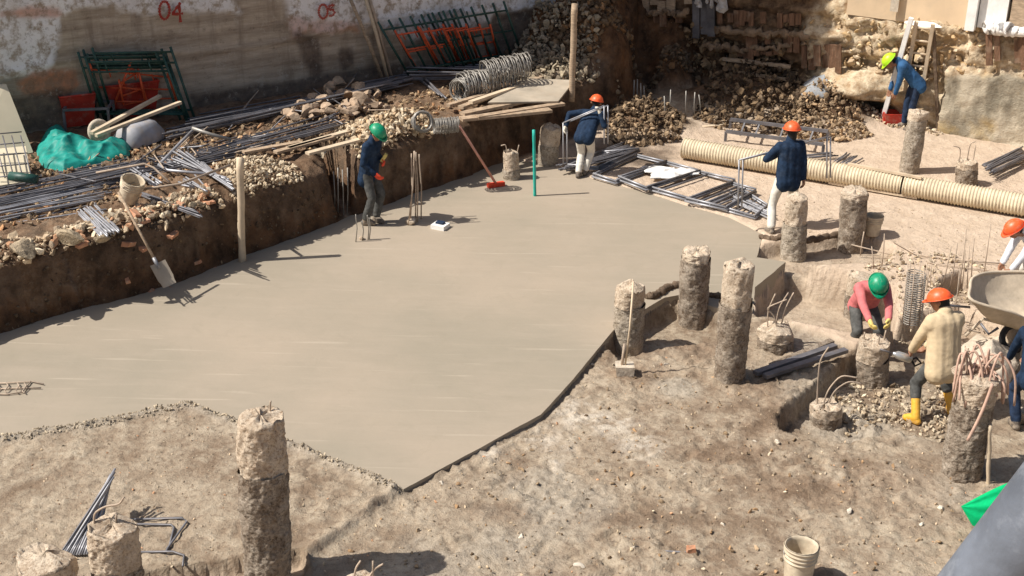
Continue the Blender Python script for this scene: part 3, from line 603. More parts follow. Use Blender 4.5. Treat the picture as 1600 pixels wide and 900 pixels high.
# ------------------------------------------------------------------ back excavated face
def gauss(pt, rx, ry, U, V):
    u, v = uvB(PB(*pt)); return np.exp(-(((U-u)/rx)**2+((V-v)/ry)**2))
def build_back_wall():
    u0 = float((CORN-BW0)@BWd)-.6; us = np.arange(u0, 9, .055); vs = np.concatenate([np.arange(-.4, 3.35, .055), [3.5, 5, 6.5]])
    U, V = np.meshgrid(us, vs); nz = fb2(U, V, 1.1, 5, .55, 70.); nf = fb2(U, V, 4, 5, .62, 71.); nr = np.abs(fb2(U*.6+V*.25, V*1.9-U*.2, 1.5, 5, .62, 72.))
    lim = sst(-.15, .15, U-uvB(PB(1262, 120))[0]+nz*.5); lim = lim*(1-.25*sst(0, .3, -U-3))  # brown earth left of the shadow boundary, painted darker to carry that shade
    off = nz*.3+nf*.12-nr*.42+.2
    off = off+.7*gauss((1338, 132), .62, .32, U, V)-.75*gauss((1345, 172), .75, .24, U, V)-.5*gauss((1425, 100), .28, .35, U, V)-.25*gauss((1345, 98), .5, .12, U, V)
    off = off+.25*gauss((1150, 60), 1.5, .3, U, V)*0+.35*sst(1.3, .2, V)*sst(.0, 1., U-uvB(PB(1460, 150))[0])
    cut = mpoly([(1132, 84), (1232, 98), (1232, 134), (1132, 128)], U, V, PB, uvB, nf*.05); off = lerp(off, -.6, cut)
    lower = mpoly([(1470, 118), (1560, 112), (1620, 118), (1620, 230), (1470, 215)], U, V, PB, uvB, nz*.3)
    off = lerp(off, .25+nf*.06+nz*.08, lower)
    up = sst(2.08, 2.16, V-.09*U)*sst(-.8, -.5, U); off = lerp(off, -.02+nf*.02, up)
    drk = np.maximum.reduce([cut, gauss((1345, 172), .6, .2, U, V)*.7, gauss((1425, 100), .22, .3, U, V)*.8])  # recesses also painted near-black, imitating the shade inside them
    Pt = BW0[None, None]*np.array([1, 1, 0])+U[..., None]*BWd+BWn*off[..., None]; Pt[..., 2] = V
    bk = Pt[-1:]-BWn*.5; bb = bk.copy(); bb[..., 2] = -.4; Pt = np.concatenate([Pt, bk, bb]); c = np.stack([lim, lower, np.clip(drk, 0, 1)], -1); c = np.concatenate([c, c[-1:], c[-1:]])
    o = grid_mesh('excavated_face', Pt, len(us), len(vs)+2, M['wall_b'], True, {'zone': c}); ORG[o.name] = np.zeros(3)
    prop(o, 'rough excavated rock and earth face with old timber lagging across the back of the pit', 'retaining wall')
    def panel(x0, y0, x1, y1, mt, n, name='timber_lagging', off=.32, th=.05, lab=None, skew=0):
        tl, bl, tr, br_ = PB(x0, y0, off), PB(x0, y1, off), PB(x1, y0+skew, off), PB(x1, y1+skew, off)
        rs = np.random.default_rng(int(x0))
        for i in range(n):
            if rs.random() < .15: continue
            a = (i+rs.uniform(0, .12))/n; b = (i+rs.uniform(.85, 1.1))/n; c0 = (tl+(tr-tl)*(a+b)/2); c1 = (bl+(br_-bl)*(a+b)/2); c1[2] += rs.uniform(-.08, .14); c0[2] += rs.uniform(-.04, .03)
            q = BWn*rs.uniform(-.09, .05); mb = MB(); mb.beam(c1+q, c0+q, np.linalg.norm(tr-tl)*(b-a), th, up=BWn); mb.build(name, mt, o, label=lab)
    panel(1080, 4, 1116, 62, M['steel'], 3, 'concrete_pier', .3)
    panel(1120, 18, 1196, 42, M['wood_r'], 9); panel(1196, 22, 1262, 44, M['wood_r'], 7); panel(1165, 50, 1250, 74, M['wood_r'], 9, skew=3); panel(1020, 24, 1064, 42, M['wood_r'], 4)
    panel(1150, 76, 1216, 92, M['wood_r'], 7, skew=3); panel(1250, 72, 1316, 112, M['wood_r'], 6); panel(1000, 0, 1080, 16, M['wood'], 6)
    panel(1541, 52, 1606, 104, M['wood_r'], 6, off=.3, lab='sunlit reddish split boards under the white ledge')
    mb = MB(); mb.beam(PB(1130, 92, .4), PB(1235, 104, .4), .07, .07, up=BWn); mb.build('waling_beam', M['wood'], o); mb = MB(); mb.beam(PB(1130, 110, .42), PB(1230, 124, .42), .06, .06, up=BWn); mb.build('waling_beam', M['wood'], o)
    mb = MB(); mb.beam(PB(1154, 112, .35), PB(1154, 134, .35), .3, .12, up=BWn); mb.build('support_block', M['cream_w'], o)
    rs = np.random.default_rng(5)
    for (x0, y0, x1, y1, t_) in ((1120, 46, 1262, 56, .16), (1010, 20, 1075, 22, .14), (1100, 70, 1160, 78, .14), (1160, 78, 1262, 68, .1)):
        mb = MB(); t_ *= .6; a, b = PB(x0, y0, .34), PB(x1, y1, .34); K = 26; pts = [a+(b-a)*i/K+rs.normal(size=3)*.03 for i in range(K+1)]; mb.tube(pts, [t_*rs.uniform(.4, 1.1) for _ in pts], 8); mb.build('mortar_ledge', M['clod_p'], o)
    mb = MB(); K = 30
    for (a, b, r) in ((PB(1541, 43, .38), PB(1578, 46, .38), .14), (PB(1580, 48, .36), PB(1640, 54, .36), .1)):
        pts = [a+(b-a)*i/K+rs.normal(size=3)*.008 for i in range(K+1)]; mb.tube(pts, [r*rs.uniform(.93, 1.03) for _ in pts], 10)
    mb.build('white_ledge', M['white'], o, True)
    mb = MB()
    for (x, y0, y1, wd) in ((1092, -8, 10, .1), (1104, -8, 5, .06), (1112, -8, 12, .07), (1128, -8, 15, .17), (1120, -8, 4, .1)):
        a, b = PB(x, y0, .42), PB(x, y1, .42); pts = [a+(b-a)*i/6 for i in range(7)]; pts = [p_+rs.normal(size=3)*wd*.15 for p_ in pts]; mb.tube(pts, [wd*k_ for k_ in rs.uniform(.55, .8, 7)], 7)
    mb.build('hanging_plaster', M['plaster_g'], o)
    # standing building above
    bd = empty('plastered_building', BW0+BWd*1+np.array([0, 0, 2.1]), 'sunlit cream plastered building standing on top of the excavated face', 'building')
    a = PB(1328, 24, -.1); b = PB(1516, 30, -.1); a[2] = b[2] = 2.1
    for nm, p0, p1, mt, fo, zb in (('wall', a, b, M['cream_w'], .18, 2.1), ('pilaster', PB(1516, 28, 0), PB(1531, 28, 0), M['white'], .30, 2.14), ('side_wall', PB(1532, 33, 0), PB(1575, 36, 0), M['white'], .16, 2.2), ('brick_pier', PB(1579, 40, 0), PB(1680, 40, 0), M['wood'], .12, 2.2)):
        mb = MB(); p0 = p0.copy(); p1 = p1.copy(); c = (p0+p1)/2; L = np.linalg.norm((p1-p0)[:2]); c[2] = (zb+6.2)/2
        R_ = np.stack([BWd, BWn, np.array([0, 0, 1])], 1); mb.box(c+BWn*(fo-.12), (L, .4, 6.2-zb), R_); mb.build(nm, mt, bd)
    mb = MB(); c = PB(1404, 4, .0); mb.box(np.array([c[0], c[1], 2.75])+BWn*.265, (.16, .02, .9), np.stack([BWd, BWn, np.array([0, 0, 1])], 1)); mb.build('drain_streak', M['mortar'], bd)
build_back_wall()
heap('face_rubble', 'loose limestone lumps bedded in the sunlit back face', 'rubble', [PB(1300, 183)+BWn*.1, PB(1480, 200)+BWn*.1, PB(1480, 200)+BWn*.5, PB(1300, 183)+BWn*.6], 200, .02, .08, .05, M['rock'], W_, 30)
def face_chunks():
    rs = np.random.default_rng(77); mb = MB()
    for i in range(520):
        px = rs.uniform(1262, 1600); py = rs.uniform(28, 125)
        if 1535 < px and py > 45: continue
        p = PB(px, py, rs.uniform(.0, .2)); s = .03+.13*rs.random()**2.5; v, f = ROCKS1[rs.integers(24)]; k = np.array([(1.1, .95, .72), (.9, .7, .45), (.75, .62, .48), (1.15, 1.05, .9)][rs.integers(4)])
        mb.add((v*s)@rotm(rs).T+p, f, k)
    for i in range(800):
        px = rs.uniform(1000, 1262); py = rs.uniform(40, 140); p = PB(px, py, rs.uniform(.0, .25)); s = .03+.13*rs.random()**2.5; v, f = ROCKS1[rs.integers(24)]
        mb.add((v*s)@rotm(rs).T+p, f, np.array([(.36, .27, .18), (.2, .15, .11), (.55, .42, .29)][rs.integers(3)]))  # stones on the shaded side get darker tints, shade put into their colour
    mb.build('embedded_stones', M['rock'], kind='stuff', label='stones and lumps sticking out of the excavated back face')
face_chunks()
# white render block at the ladder's head
mb = MB(); rs = np.random.default_rng(3); v, f = rockv(I3, 90, .2); mb.add(v*np.array([.36, .16, .17])@np.stack([BWd, BWn, np.array([0, 0, 1])], 1).T+PB(1448, 40, .36), f); mb.build('white_block', M['white'], label='white render block at the top of the ladder', cat='block')

# ------------------------------------------------------------------ piles
def pile(top, bot, wpx, label, zb=None, dark=True, head=.28, seed=0, bars=None, hi=False, taper=1.0, ragged=1.0, group='chipped concrete piles'):
    base = onG(*bot) if zb is None else P(bot[0], bot[1], zb); zb_ = base[2]
    away = np.array([base[0], base[1], 0]); away /= np.linalg.norm(away)
    r = wpx/2*mpp(base)*.93; base = base+away*r*.7; T = PV(top[0], top[1], base)
    e = empty('concrete_pile', (base[0], base[1], zb_), label, 'pile', group)
    rs = np.random.default_rng(seed+100); H = T[2]-zb_; n = 96 if hi else 52; K = 150 if hi else 64
    lean = (T-base); lean[2] = 0
    def shell(t0, t1, k, rr, amp, cap, fq):
        ts = np.linspace(t0, t1, k); V = []
        for t in ts:
            c = base+lean*t+np.array([0, 0, zb_-base[2]+H*t-.12*(t == t0)*(t0 == 0)])
            for j in range(n): a = 2*math.pi*j/n; V.append([c[0], c[1], c[2], math.cos(a), math.sin(a)])
        V = np.array(V); Q = V[:, :3].copy(); Q[:, 0] += V[:, 3]*rr; Q[:, 1] += V[:, 4]*rr
        d = (fbm(Q*np.array([1, 1, .55])+seed*7.1, fq*1.2, 6, .75)*1.0-np.abs(fbm(Q*np.array([1, 1, .4])+seed*2.1, fq*1.2, 4, .6))*1.0+.2+fbm(Q+seed*3.1, fq*.25, 2)*.7)*amp
        tt = np.repeat(ts, n); w_ = rr*(1+(taper-1)*tt)+d
        V[:, 0] += V[:, 3]*w_; V[:, 1] += V[:, 4]*w_; V = V[:, :3]
        F = [(i*n+j, i*n+(j+1) % n, (i+1)*n+(j+1) % n, (i+1)*n+j) for i in range(k-1) for j in range(n)]
        if cap:
            V = V.copy(); last = V[-n:].copy(); c = last.mean(0); m0 = len(V)
            last0 = last.copy(); 
            jag = fbm(last*1.0+seed, 7, 4)*.10*ragged; V[-n:, 2] += jag
            for q, s_ in enumerate((.92, .8, .6, .4, .2, .06)):
                ring = c+(last-c)*s_; ring[:, 2] += -jag*(1-s_**4)+fbm(np.c_[ring[:, :2], ring[:, :1]*0+seed], 5, 5, .65)*.13*ragged*(1-s_**6)+.03*(1-s_); V = np.concatenate([V, ring]); a0 = m0-n if q == 0 else m0+(q-1)*n; b0 = m0+q*n
                F += [(a0+j, a0+(j+1) % n, b0+(j+1) % n, b0+j) for j in range(n)]
            F.append(tuple(m0+5*n+j for j in range(n)))
        return V, F
    th = 1-head
    V, F = shell(0, th+.02, K, r, r*.17, False, 7 if not hi else 8); MB().add(V, F).build('shaft', M['pile_dark' if dark else 'pile'], e, True)
    V, F = shell(th, 1, K//3+4, r*.99, r*.2*ragged, True, 6); hc_ = base+lean*(1+th)/2; hc_[2] = zb_+H*(1+th)/2; hh_ = H*(1-th)/2
    for _ in range(16):
        n_ = rs.normal(size=3); n_[2] = abs(n_[2])*.9-.15; n_ /= np.linalg.norm(n_); hz_ = math.hypot(n_[0], n_[1]); dd = r*hz_*rs.uniform(.82, 1.04)+max(n_[2], 0)*hh_*rs.uniform(.75, 1.05); k_ = (V-hc_)@n_; V = V-np.outer(np.maximum(k_-dd, 0)*.9, n_)
    V = V+fbm(V+seed, 22, 3, .6)[:, None]*np.array([.6, .6, .5])*r*.06
    MB().add(V, F).build('broken_head', M['head'], e, True)
    tp = np.array([T[0], T[1], T[2]])
    if bars:
        for b in bars:
            mb = MB(); pts = [tp+np.array([b[0]*r, b[1]*r, -.1])]
            for q in b[2]: pts.append(pts[0]+np.array(q)+np.array([0, 0, .1]))
            P2 = []
            for i in range(len(pts)-1):
                for k in range(5): P2.append(pts[i]+(pts[i+1]-pts[i])*k/5)
            P2.append(pts[-1]); P2 = np.array(P2)
            for _ in range(3): P2[1:-1] = (P2[:-2]+2*P2[1:-1]+P2[2:])/4
            mb.tube(P2, .010, 6); mb.build('exposed_bar', M['rusty'], e, True)
    return e, tp, base
pile((407, 652), (420, 935), 77, 'tall concrete pile nearest the viewer with a broken pinkish head', seed=1, hi=True, head=.30, bars=[(.3, .6, [(0, 0, .04), (.01, 0, .1)])])
pile((175, 820), (190, 985), 82, 'near-left concrete pile with a pale crumbled head and bent wire on it', zb=-.1, seed=2, hi=True, head=.4, bars=[(-.7, 0, [(0, 0, .12), (.12, 0, .2), (.25, 0, .22), (.3, 0, .3)]), (.1, 0, [(.03, 0, .12)])])
pile((72, 872), (80, 1010), 96, 'leftmost pale pile head cut off by the lower edge of the view', zb=-.1, seed=3, hi=True, head=.5)
pile((986, 446), (979, 552), 50, 'short pile on the slab corner with the rod and block standing in front', seed=4, head=.3, dark=False)
pile((1089, 392), (1080, 513), 48, 'grey-crusted pile behind the slab corner, left of the two-tone pile', seed=5, head=.12)
pile((1156, 412), (1138, 598), 52, 'tall two-tone pile with a pale upper third and dark lower shaft', seed=6, head=.36)
pile((1246, 308), (1238, 408), 42, 'pile with a narrow chipped top in front of the worker in white trousers', seed=7, head=.45, dark=False, taper=.8)
pile((1336, 298), (1327, 396), 44, 'rough brown pile in front of the dusty bucket', seed=8, head=.12)
pile((1343, 430), (1337, 500), 42, 'short pile partly hidden behind the green-helmeted pink worker', seed=9, head=.45)
pile((1436, 174), (1420, 272), 33, 'pile in front of the ladder at the back of the pit', seed=10, head=.15, dark=False)
pile((1512, 252), (1508, 292), 36, 'short pile by the corrugated pipe with bars bent from its top', seed=11, head=.3, bars=[(-.8, 0, [(0, 0, .25), (-.15, 0, .28)]), (.5, 0, [(0, 0, .3)]), (0, .2, [(0, 0, .32), (.1, 0, .36)])])
pile((799, 238), (799, 295), 31, 'small pale pile beside the teal stick with frayed wires on top', seed=12, head=.5, dark=False, taper=.8, bars=[(-.4, 0, [(-.03, 0, .15), (-.12, 0, .12)]), (.5, 0, [(.05, 0, .14)])])
pile((861, 198), (854, 272), 33, 'pale pile at the far slab edge right of the teal stick', seed=13, head=.4, dark=False)
pile((763, 192), (764, 246), 29, 'pale stub pile against the terrace bank', seed=14, head=.6, dark=False)
e_jack, tp_jack, b_jack = pile((1364, 532), (1362, 604), 56, 'pile being chipped between the pink and the cream-jacketed workers', seed=15, head=.45, bars=[(-.5, .2, [(0, 0, .1)]), (.6, 0, [(.02, 0, .15)]), (.2, -.5, [(0, 0, .12)])])
pile((1528, 585), (1500, 750), 66, 'leaning pile draped in pinkish hose at the lower right', seed=16, hi=True, head=.25, dark=True, bars=[(-.8, 0, [(-.02, 0, .35), (.1, 0, .1)]), (-.4, 0, [(-.1, 0, .3)])])
pile((1211, 512), (1211, 550), 58, 'broken pile stump with a loop of bars standing out of it', seed=17, head=.5, bars=[(-.4, 0, [(-.03, 0, .25), (.05, 0, .5)]), (0, 0, [(.02, 0, .3), (.13, 0, .52)]), (.3, .2, [(.06, 0, .3), (.14, 0, .5)]), (.1, -.3, [(-.05, 0, .2), (-.2, 0, .32), (.08, 0, .45)])])
pile((1290, 632), (1290, 668), 54, 'low broken stump in the trench with two curved rods', seed=18, head=.5, bars=[(-.5, 0, [(-.03, 0, .3), (-.04, 0, .62), (.05, 0, .8)]), (-.2, 0, [(.04, 0, .2), (.18, 0, .42), (.4, 0, .38)]), (0, 0, [(.08, 0, .2), (.25, 0, .34), (.42, 0, .3)])])
pile((565, 905), (575, 1020), 60, 'pile stub at the bottom edge with three pale bars', zb=-.13, seed=19, hi=True, head=.5, bars=[(-.5, 0, [(.03, 0, .12), (.08, 0, .2)]), (0, 0, [(.12, 0, .12), (.2, 0, .17)]), (.6, 0, [(.01, 0, .2)])])
pile((1528, 455), (1528, 470), 26, 'small stub among thin rods left of the wheelbarrow', seed=20, head=.5)

# ------------------------------------------------------------------ reinforcing bars
_bar = {}
def bar(p0, p1, r, mt, label, group, name='steel_bar', cat='steel bar'):
    p0 = np.array(p0); p1 = np.array(p1); d = p1-p0; L = np.linalg.norm(d); k = (round(r, 4), mt.name)
    if k not in _bar:
        mb = MB(); x = np.linspace(0, 1, 9); mb.tube(np.c_[x, .0*x, 0*x], r, 6); me = mb.mesh('bar', smooth=True); me.materials.append(mt); _bar[k] = me
    o = bpy.data.objects.new(name, _bar[k]); COL.objects.link(o); o.location = tuple(float(q) for q in p0)
    o.rotation_euler = Vector(d).to_track_quat('X', 'Z').to_euler(); o.scale = (float(L), 1, 1); return prop(o, label, cat, group)
def bars(a, b, wa, wb, n, r, mt, label, group, z=1.05, zs=.12, lj=.08, seed=0, sk=.0):
    rs = np.random.default_rng(seed)
    for i in range(n):
        t = rs.uniform(-1, 1); s = t+rs.normal()*.25; j0, j1 = rs.uniform(-lj, lj), rs.uniform(-lj, lj)
        pa = np.array(a, float)+np.array(wa)*t; pb = np.array(b, float)+np.array(wb)*s; d = pb-pa
        pa, pb = pa-d*j0, pb+d*j1; h = rs.uniform(0, zs)*(1-abs(t))+.015; e_ = .0
        if z > .5:
            A_, B_ = onG(pa[0], pa[1], 1.), onG(pb[0], pb[1], 1.)
            if min(A_[2], B_[2]) < .6: continue
            za, zb = P(pa[0], pa[1], A_[2]+h), P(pb[0], pb[1], B_[2]+h+rs.uniform(-.02, .02))
        else: za, zb = P(pa[0], pa[1], z+h), P(pb[0], pb[1], z+h)
        bar(za, zb, r*rs.uniform(.9, 1.15) if False else r, mt, label, group)
S_, L_ = M['steel'], M['steel_l']
bars((-30, 315), (215, 262), (0, 26), (8, 14), 34, .013, S_, 'long dark bar in the stack running off the left edge of the terrace', 'long bars at the left edge', seed=1, zs=.2)
bars((-20, 335), (160, 300), (0, 22), (8, 20), 26, .013, L_, 'grey bar in the stack running off the left edge of the terrace', 'grey bars at the left edge', seed=2)
bars((120, 285), (400, 222), (6, 14), (16, 10), 22, .012, S_, 'dark bar lying across the middle of the terrace', 'dark bars across the terrace middle', seed=3)
bars((280, 205), (620, 128), (0, 10), (0, 8), 34, .014, S_, 'long dark bar stacked along the foot of the stained wall', 'long bars along the wall foot', seed=4, zs=.22)
bars((300, 190), (460, 160), (0, 10), (0, 8), 16, .014, S_, 'short dark bar stacked along the foot of the stained wall', 'short bars along the wall foot', seed=5, zs=.2)
bars((300, 250), (520, 190), (10, 10), (20, 6), 20, .012, S_, 'dark bar crossing in front of the broken masonry heap', 'bars in front of the masonry heap', seed=6)
bars((275, 240), (358, 288), (22, -12), (8, 12), 24, .014, L_, 'short pale steel rod fanned out beside the crushed rubble', 'short rods fanned beside the rubble', seed=7, zs=.18)
bars((290, 280), (328, 302), (14, -8), (8, 6), 8, .014, L_, 'short pale steel rod below the fan near the post', 'short rods below the fan', seed=8)
bars((205, 262), (245, 288), (8, -4), (8, -4), 9, .014, L_, 'stubby grey rod in the bundle above the bucket', 'stub rods above the bucket', seed=9, zs=.2)
bars((136, 326), (174, 364), (14, -8), (14, -6), 22, .013, L_, 'short grey rod spilling down the terrace edge left of the spade', 'short rods spilling by the spade', seed=10, zs=.2)
bars((225, 305), (310, 335), (6, 6), (8, 8), 9, .013, S_, 'dark rod right of the cream bucket', 'dark rods right of the bucket', seed=11)
bars((640, 112), (790, 112), (-4, 14), (6, 8), 22, .02, S_, 'thick dark bar in the stack under the second scaffold pile', 'thick bars under the scaffold frames', z=1.05, zs=.35, seed=12)
bars((655, 118), (690, 150), (10, 0), (8, 4), 8, .018, S_, 'thick dark bar bent down from the stack', 'bars drooping from the stack', z=1.02, zs=.2, seed=13)
bars((560, 135), (640, 120), (0, 6), (0, 6), 10, .02, S_, 'dark bar lying left of the drooping stack', 'bars left of the drooping stack', seed=14)
bars((1330, 245), (1345, 258), (0, 0), (6, 2), 0, .012, S_, '', '', seed=1)
bars((1255, 245), (1300, 240), (10, 2), (6, 3), 7, .014, S_, 'short dark bar on the ground behind the pipe', 'short bars behind the pipe', z=.05, seed=15)
bars((1318, 255), (1335, 243), (14, 4), (14, 4), 8, .014, S_, 'short bar leaning over the pipe', 'short bars leaning over the pipe', z=.05, zs=.06, seed=16)
bars((1545, 265), (1600, 240), (10, 8), (6, 8), 22, .016, S_, 'dark bar in the bundle at the right edge beyond the pipe', 'bars at the right edge', z=.08, zs=.25, seed=17)
bars((1145, 310), (1208, 338), (2, 12), (2, 10), 16, .014, L_, 'grey bar bundled at the end of the rebar frames', 'bars bundled by the frames', z=.04, zs=.06, seed=18)
bars((880, 262), (985, 232), (4, 6), (6, 8), 14, .016, S_, 'dark bar under the feet of the bending worker', 'bars by the bending worker', z=.05, zs=.08, seed=19)
for k, (a, b, c) in enumerate([((245, 262), (280, 220), (300, 196)), ((240, 262), (340, 272), (400, 250))]): pass
mb = MB(); mb.tube([P(305, 200, 1.15), P(280, 225, 1.2), P(248, 258, 1.1), P(262, 266, 1.1), P(330, 272, 1.1)], .025, 8); mb.build('bent_pipe', M['steel_l'], smooth=True, label='grey pipe bent to an elbow on the dark bars', cat='pipe')
mb = MB(); mb.tube([P(150, 270, 1.25), P(225, 256, 1.3), P(240, 262, 1.25), P(265, 285, 1.1)], .018, 8); mb.build('hooked_bar', M['rusty'], smooth=True, label='rusty hooked bar above the tilted bucket', cat='steel bar')
mb = MB(); mb.tube([P(220, 296, 1.2), P(280, 288, 1.18), P(360, 258, 1.2)], .02, 8); mb.build('rusty_bar', M['rusty'], smooth=True, label='long rusty bar running from the bucket to the crushed rubble', cat='steel bar')
mb = MB(); mb.tube([P(300, 200, 1.3), P(330, 210, 1.2), P(362, 218, 1.1)], .03, 8); mb.build('grey_tube', M['galv'], smooth=True, label='short pale tube at the foot of the first scaffold stack', cat='pipe')
rs = np.random.default_rng(91)
for i in range(34):
    x, y = rs.uniform(60, 600), 0; y = 330-.32*x+rs.uniform(-35, 30); a_ = rs.uniform(-1.2, 1.2); L_x = rs.uniform(25, 80)
    if y > 335-.24*x: continue
    A_, B_ = onG(x, y, 1.), onG(x+L_x*math.cos(a_), y+L_x*math.sin(a_)*.7, 1.)
    if min(A_[2], B_[2]) < .85: continue
    bar(A_+np.array([0, 0, .05]), B_+np.array([0, 0, .16]), .011, [M['steel'], M['steel_l'], M['rusty']][i % 3], 'stray bar lying askew across the stacks on the terrace', 'stray bars over the terrace stacks')
# bundle at lower left leaning on the pile
rs = np.random.default_rng(40)
for i in range(16):
    t = i/15; a = onG(92+60*t, 872-4*t) ; b = P(178-t*10+rs.uniform(-3, 3), 735+t*35+rs.uniform(-6, 6), .55-.25*t)
    bar(a+np.array([0, 0, .02]), b, .012, M['steel_l' if i % 3 else 'steel'], 'slim dark grey bar in the sheaf leaning by the near-left pile', 'sheaf of bars by the near-left pile')
# dark hoops laid beside it in place of a wire frame's cast shadow
for k, pts in enumerate([[(200, 815), (285, 812), (292, 818), (262, 860), (250, 888)], [(205, 822), (268, 823), (272, 828), (258, 886)], [(210, 866), (270, 865), (288, 871), (286, 888)]]):
    mb = MB(); mb.tube([onG(*q)+np.array([0, 0, .025]) for q in pts], .012, 6); mb.build('wire_hoop', M['steel'], smooth=True, label=['outer bent dark hoop on the soil right of the near-left pile', 'inner bent dark hoop on the soil right of the near-left pile', 'low dark hoop nearest the trench right of the near-left pile'][k], cat='bent bar', group='bent hoops on the near soil')
# cage poking out of the slab at the left edge
e = empty('rebar_cage', P(20, 605, 0), 'small rusty rebar cage sunk in the wet slab at the left edge', 'rebar cage')
for q in ([(-20, 600), (50, 596), (68, 600)], [(-20, 608), (40, 606), (64, 606)], [(-20, 615), (10, 616), (35, 613), (48, 596)]):
    mb = MB(); mb.tube([P(*c, .02) for c in q], .009, 6); mb.build('long_bar', M['rusty'], e, True)
for x in (-5, 10, 27, 38):
    mb = MB(); mb.tube([P(x, 598, .03), P(x+3, 603, .05), P(x-3, 611, .04), P(x+2, 615, .02)], .008, 6); mb.build('stirrup', M['rusty'], e, True)

# rebar frames lying on the tan ground
def flat_frame(c, label, r=.018, z=.05, mid=()):
    q = [P(*p, z) for p in c]; e = empty('rebar_hoop', sum(q)/4*np.array([1, 1, 0]), label, 'rebar frame', 'rebar frames lying at the slab edge')
    ctr = sum(q)/4
    for nm, i, j in (('long_bar', 0, 1), ('end_bar', 1, 2), ('long_bar', 2, 3), ('end_bar', 3, 0)):
        mb = MB()
        for k, (s_, h) in enumerate(((1, 0), (.93, .01), (.97, .04))):
            a, b = ctr+(q[i]-ctr)*s_, ctr+(q[j]-ctr)*s_; a = a+np.array([0, 0, h]); b = b+np.array([0, 0, h+.01*k]); mb.tube([a, b], r, 6)
        mb.build(nm, M['steel' if nm == 'long_bar' else 'steel_l'], e, True)
    for t in mid:
        mb = MB(); mb.tube([q[0]+(q[3]-q[0])*t+np.array([0, 0, .02]), q[1]+(q[2]-q[1])*t+np.array([0, 0, .02])], r, 6); mb.build('long_bar', M['steel'], e, True)
flat_frame([(925, 276), (995, 244), (1042, 257), (962, 287)], 'rebar frame nearest the bending worker, lying flat')
flat_frame([(964, 280), (1042, 255), (1092, 270), (1010, 297)], 'rebar frame round the crumpled white sheet', z=.09)
flat_frame([(1012, 296), (1094, 270), (1150, 285), (1078, 314)], 'rebar frame right of the crumpled white sheet', z=.06, mid=(.25,))
flat_frame([(1070, 314), (1145, 288), (1182, 300), (1135, 328)], 'rebar frame with close cross bars beside the walking worker', z=.09, mid=(.3, .6))
flat_frame([(1100, 320), (1160, 298), (1200, 325), (1180, 342)], 'last rebar frame at the right end of the row, half buried in loose bars', z=.05, mid=(.2, .4, .6, .8))
flat_frame([(885, 262), (940, 240), (1000, 236), (935, 265)], 'dark rebar frame behind the bending worker\'s legs', z=.07, mid=(.5,))
mb = MB(); rs = np.random.default_rng(8); pts = []
n = 26; c = P(1048, 270, .1)
ring = []
for i in range(n):
    t = 2*math.pi*i/n; r = .36*(1+.35*math.sin(3*t+1)+.15*rs.normal()); ring.append((c[0]+r*math.cos(t)*1.35, c[1]+r*math.sin(t)*.75))
V = [(c[0], c[1], .16)]
for k in (.33, .66, 1.):
    for (x, y) in ring: V.append((c[0]+(x-c[0])*k, c[1]+(y-c[1])*k, .09+.05*rs.random()*(k < 1)+(.02 if k == 1 else .05)))
F = [(0, 1+j, 1+(j+1) % n) for j in range(n)]+[(1+k*n+j, 1+(k+1)*n+j, 1+(k+1)*n+(j+1) % n, 1+k*n+(j+1) % n) for k in (0, 1) for j in range(n)]
V = np.array(V); mb.add(V, F); mb.add(V-np.array([0, 0, .012]), [f[::-1] for f in F])
mb.build('plastic_sheet', M['white'], label='crumpled white sheet lying inside the rebar frame', cat='sheet')
# far dark frame behind the walking worker
e = empty('steel_bench_frame', P(1190, 215), 'low dark steel frame behind the corrugated pipe', 'steel frame')
q = [P(1133, 222, .0), P(1140, 203, .0), P(1292, 222, 0), P(1285, 243, 0)]
for nm, a, b in (('rail', q[1], q[2]), ('rail', q[0], q[3])):
    mb = MB(); mb.beam(a+np.array([0, 0, .22]), b+np.array([0, 0, .22]), .06, .06); mb.build(nm, M['steel'], e)
for a in q: mb = MB(); mb.beam(a, a+np.array([0, 0, .21]), .05, .05, up=(1, 0, 0)); mb.build('leg', M['steel'], e)
for t in (.15, .3, .55, .62, .7, .85):
    mb = MB(); mb.beam(q[0]+(q[3]-q[0])*t+np.array([0, 0, .18]), q[1]+(q[2]-q[1])*t+np.array([0, 0, .18]), .03, .03); mb.build('cross_bar', M['steel_l'], e)

# standing thin rods
def rods(name, label, cat, group, lst, r=.009, mt=None, z0=None):
    for (x0, y0, x1, y1) in lst:
        b = onG(x0, y0) if z0 is None else P(x0, y0, z0); t = PV(x1, y1, b); b = b-np.array([0, 0, .05]); mb = MB(); mid = (b+t)/2+np.array([.01*math.sin(x0), 0, 0]); mb.tube([b, mid, t], r, 6); mb.build(name, mt or M['rusty'], smooth=True, label=label, cat=cat, group=group, org=b)
rods('standing_rod', 'thin vertical rod rising from the rubble left of the wheelbarrow', 'steel rod', 'thin rods left of the wheelbarrow', [(1472, 448, 1486, 385), (1484, 450, 1496, 380), (1497, 462, 1510, 358), (1504, 445, 1508, 390), (1512, 446, 1515, 385), (1518, 440, 1522, 372), (1536, 440, 1548, 350), (1490, 500, 1500, 420), (1448, 455, 1450, 422), (1455, 450, 1455, 415), (1440, 458, 1445, 430)], .008)
rods('standing_rod', 'thin pale rod standing by the brown pile in front of the bucket', 'steel rod', 'pale rods by the brown pile', [(1344, 400, 1350, 362), (1378, 415, 1382, 365), (1365, 420, 1362, 385)], .009)
rods('wall_rod', 'thin rod standing in the dark opening of the back face', 'steel rod', 'rods in the back face opening', [(1122, 136, 1127, 82), (1127, 136, 1131, 84), (1131, 138, 1136, 86), (1187, 138, 1192, 95), (1197, 138, 1200, 97), (1203, 138, 1206, 98)], .016, M['galv'], z0=.1)
